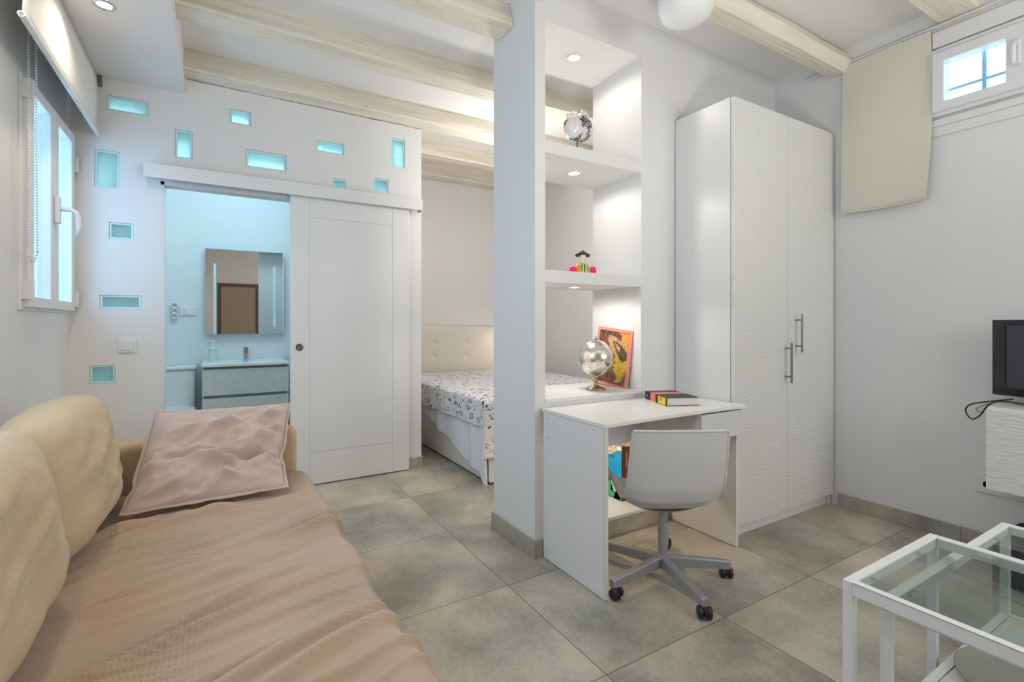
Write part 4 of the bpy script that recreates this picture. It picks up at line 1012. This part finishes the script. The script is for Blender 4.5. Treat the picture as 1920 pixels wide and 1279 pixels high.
# ================================================================ RIGHT WALL: cabinet, television, socket
cb = thing('wall_cabinet', 'white embossed wall cabinet hanging under the television', 'cabinet', (3.23, .40, .375))
box(3.118, 3.372, .0, .829, .38, .762).build('body', MELA, cb, bevel=.001)
box(3.10, 3.117, -.002, .831, .375, .750).build('door', RIDGE, cb, bevel=.002)
Mt = Matrix.Translation((3.235, .512, .762)) @ Matrix.Rotation(R(-9), 4, 'Z')
tv = thing('television', 'small black flat television on the wall cabinet at right edge', 'television', (3.235, .50, .762))
GB = mat('gloss_black', (.014, .014, .016), .10)
o = slab('x', -.025, -.008, -.34, .34, .045, .410, [(-.285, .290, .085, .385)])
o.v = [tuple(Mt @ Vector(q)) for q in o.v]; o.build('bezel', GB, tv, bevel=.003)
box(-.016, .025, -.335, .335, .050, .405, Mt).build('casing', BLACKP, tv, bevel=.006)
box(-.018, -.0155, -.286, .291, .084, .386, Mt).build('screen', mat('screen_dark', (.045, .042, .055), .3), tv)
MB().box(-.01, .01, -.05, .05, .008, .06, Mt).box(-.085, .06, -.15, .15, .0, .010, Mt).build('stand', GB, tv, bevel=.003)
cbk = MB()
cab1 = [(3.17, .74, .80), (3.16, .80, .775), (3.18, .845, .757), (3.22, .87, .71), (3.25, .90, .68), (3.26, .935, .70), (3.24, .92, .745), (3.20, .87, .785), (3.18, .80, .80)]
def smoothp(P, n=8):
    P = [Vector(q) for q in P]; out = []
    for i in range(len(P) - 1):
        p0, p1, p2, p3 = P[max(i - 1, 0)], P[i], P[i + 1], P[min(i + 2, len(P) - 1)]
        for k in range(n):
            t_ = k / n; out.append(.5 * ((2 * p1) + (-p0 + p2) * t_ + (2 * p0 - 5 * p1 + 4 * p2 - p3) * t_ ** 2 + (-p0 + 3 * p1 - 3 * p2 + p3) * t_ ** 3))
    out.append(P[-1]); return out
MB().tube(smoothp([(3.2, .70, .775), (3.19, .79, .785), (3.18, .84, .765), (3.22, .885, .70), (3.25, .925, .675), (3.26, .95, .71), (3.25, .93, .745), (3.21, .86, .772), (3.20, .76, .80)]), .0035, 8).build('cable', mat('black_cable', (.02, .02, .02), .5), None, smooth=True, label='black cable looping off the left end of the wall cabinet', cat='cable')
MB().tube(smoothp([(3.30, .66, .768), (3.30, .80, .775), (3.30, .86, .76), (3.305, .905, .735), (3.315, .925, .715), (3.33, .91, .70)]), .003, 8).build('cable', mat('grey_cable', (.35, .32, .29), .5), None, smooth=True, label='grey cable hanging beside the black one off the cabinet end', cat='cable')
t = thing('wall_socket', 'white double socket plate on the right wall half behind the cabinet', 'socket', (3.37, .82, .29))
box(3.363, 3.375, .60, .946, .288, .372).build('plate', PVC, t, bevel=.003)
for yy in (.895, .815, .735):
    MB().lathe([(.021, 0), (.021, .003), (.018, .003), (.017, -.001), (0, -.001)], (3.363, yy, .332), 24, Matrix.Rotation(R(-90), 4, 'Y')).build('socket', PLASTIC, t)

# dark floor bin under the television
o = MB()
def binf(a, b):
    th = 2 * PI * a; k = .11 + .018 * b; c_, s__ = math.cos(th), math.sin(th)
    f_ = (abs(c_) ** 8 + abs(s__) ** 8) ** (-1 / 8)
    return Vector((3.10 + k * 1.33 * c_ * f_, .585 + k * 1.28 * s__ * f_, .002 + .215 * b))
o.grid(48, 8, binf, close_u=True)
o.add([binf(k / 48, 0) for k in range(48)], [tuple(range(48))])
o.build('storage_bin', mat('dark_grey_fabric', (.05, .052, .055), .8), None, label='dark grey fabric bin on the floor below the wall cabinet', cat='bin', solid=.004)

# ================================================================ COFFEE TABLES
def vtable(lab, x0, x1, y0, y1, h_, shelf=None, group=None):
    t = thing('coffee_table', lab, 'table', ((x0 + x1) / 2, (y0 + y1) / 2, 0), group)
    s = .024
    slab('y', 0, 0, 0, 0, 0, 0)
    mb = MB()
    mb.box(x0, x1, y0, y0 + s, h_ - .03, h_).box(x0, x1, y1 - s, y1, h_ - .03, h_).box(x0, x0 + s, y0 + s, y1 - s, h_ - .03, h_).box(x1 - s, x1, y0 + s, y1 - s, h_ - .03, h_)
    mb.build('top_frame', WHITEM, t, bevel=.002)
    for x_, y_ in ((x0, y0), (x1 - s, y0), (x0, y1 - s), (x1 - s, y1 - s)):
        box(x_, x_ + s, y_, y_ + s, .0, h_ - .03).build('leg', WHITEM, t, bevel=.002)
    box(x0 + s + .001, x1 - s - .001, y0 + s + .001, y1 - s - .001, h_ - .010, h_ - .004).build('glass_top', TGLASS, t)
    cl_ = MB()
    for x_, y_, dx, dy in ((x0 + .12, y1 - s, .02, .012), (x0 + s, y1 - .1, .012, .02), (x1 - s - .012, y1 - .14, .012, .02), (x0 + s, y0 + .1, .012, .02), (x1 - .14, y1 - s, .02, .012)):
        if dx > dy: cl_.box(x_ - dx, x_ + dx, y_ - dy, y_, h_ - .018, h_ - .0105)
        else: cl_.box(x_, x_ + dx, y_ - dy, y_ + dy, h_ - .018, h_ - .0105)
    cl_.build('glass_support', mat('clear_rubber_pad', (.70, .68, .60), .4), t)
    if shelf:
        mb = MB().box(x0, x1, y0, y0 + s, shelf - .025, shelf).box(x0, x1, y1 - s, y1, shelf - .025, shelf).box(x0, x0 + s, y0 + s, y1 - s, shelf - .025, shelf).box(x1 - s, x1, y0 + s, y1 - s, shelf - .025, shelf)
        mb.v = [(min(max(q[0], x0 + .0005), x1 - .0005), min(max(q[1], y0 + .0005), y1 - .0005), q[2]) for q in mb.v]
        mb.build('shelf_frame', WHITEM, t, bevel=.001)
        box(x0 + s + .002, x1 - s - .002, y0 + s + .002, y1 - s - .002, shelf - .012, shelf - .003).build('shelf', mat('white_shelf_board', (.70, .69, .65), .45), t)
    for zz in (h_ - .045, h_ - .063): MB().tube([(x0 + s, y1 - .012, zz), (x0 + s + .004, y1 - .012, zz)], .0045, 10).build('bolt', STEEL, t)
    return t
vtable('taller white metal glass topped coffee table at the lower right', 1.376, 1.912, -.30, .643, .50)
vtable('lower white glass topped table with shelf pushed under the taller one', 1.478, 2.405, .09, .602, .445, shelf=.13)
t = thing('round_tray', 'round grey metal dish on the shelf of the lower table', 'dish', (1.93, .40, .1275))
MB().lathe([(.13, 0), (.165, .012), (.17, .02), (.166, .02), (.155, .012), (.125, .005), (0, .005)], (1.95, .42, .1275), 48).build('dish', mat('dull_pewter', (.38, .36, .33), .4, .5), t, smooth=True)

w4 = frame_mb('x', 0, 0, 0, 0, 0, 0, 0, 0) if False else slab('y', YN - .14, YN - .08, WN[0], WN[1], WN[2], WN[3], [(WN[0] + .06, WN[1] - .06, WN[2] + .06, WN[3] - .06)]).build('added_window_near', PVC, kind='structure', bevel=.004)  # added window behind the camera, put in for the fill light
box(WN[0] + .05, WN[1] - .05, YN - .112, YN - .108, WN[2] + .05, WN[3] - .05).build('pane', WGLASS, w4)
# ================================================================ near wall doorway (seen in the mirror)
WB = mat('brown_varnished_wood', (.13, .075, .045), .4)
struct('door_2', MB().box(.0, .07, YN, YN + .03, 0, 2.0).box(.72, .79, YN, YN + .03, 0, 2.0).box(.07, .72, YN, YN + .03, 1.93, 2.0), WB)
struct('door_3', box(.07, .72, YN, YN + .02, 0, 1.93), mat('tan_door_leaf', (.36, .28, .22), .5))
for o in bpy.data.objects:
    if '_w' in o: del o['_w']
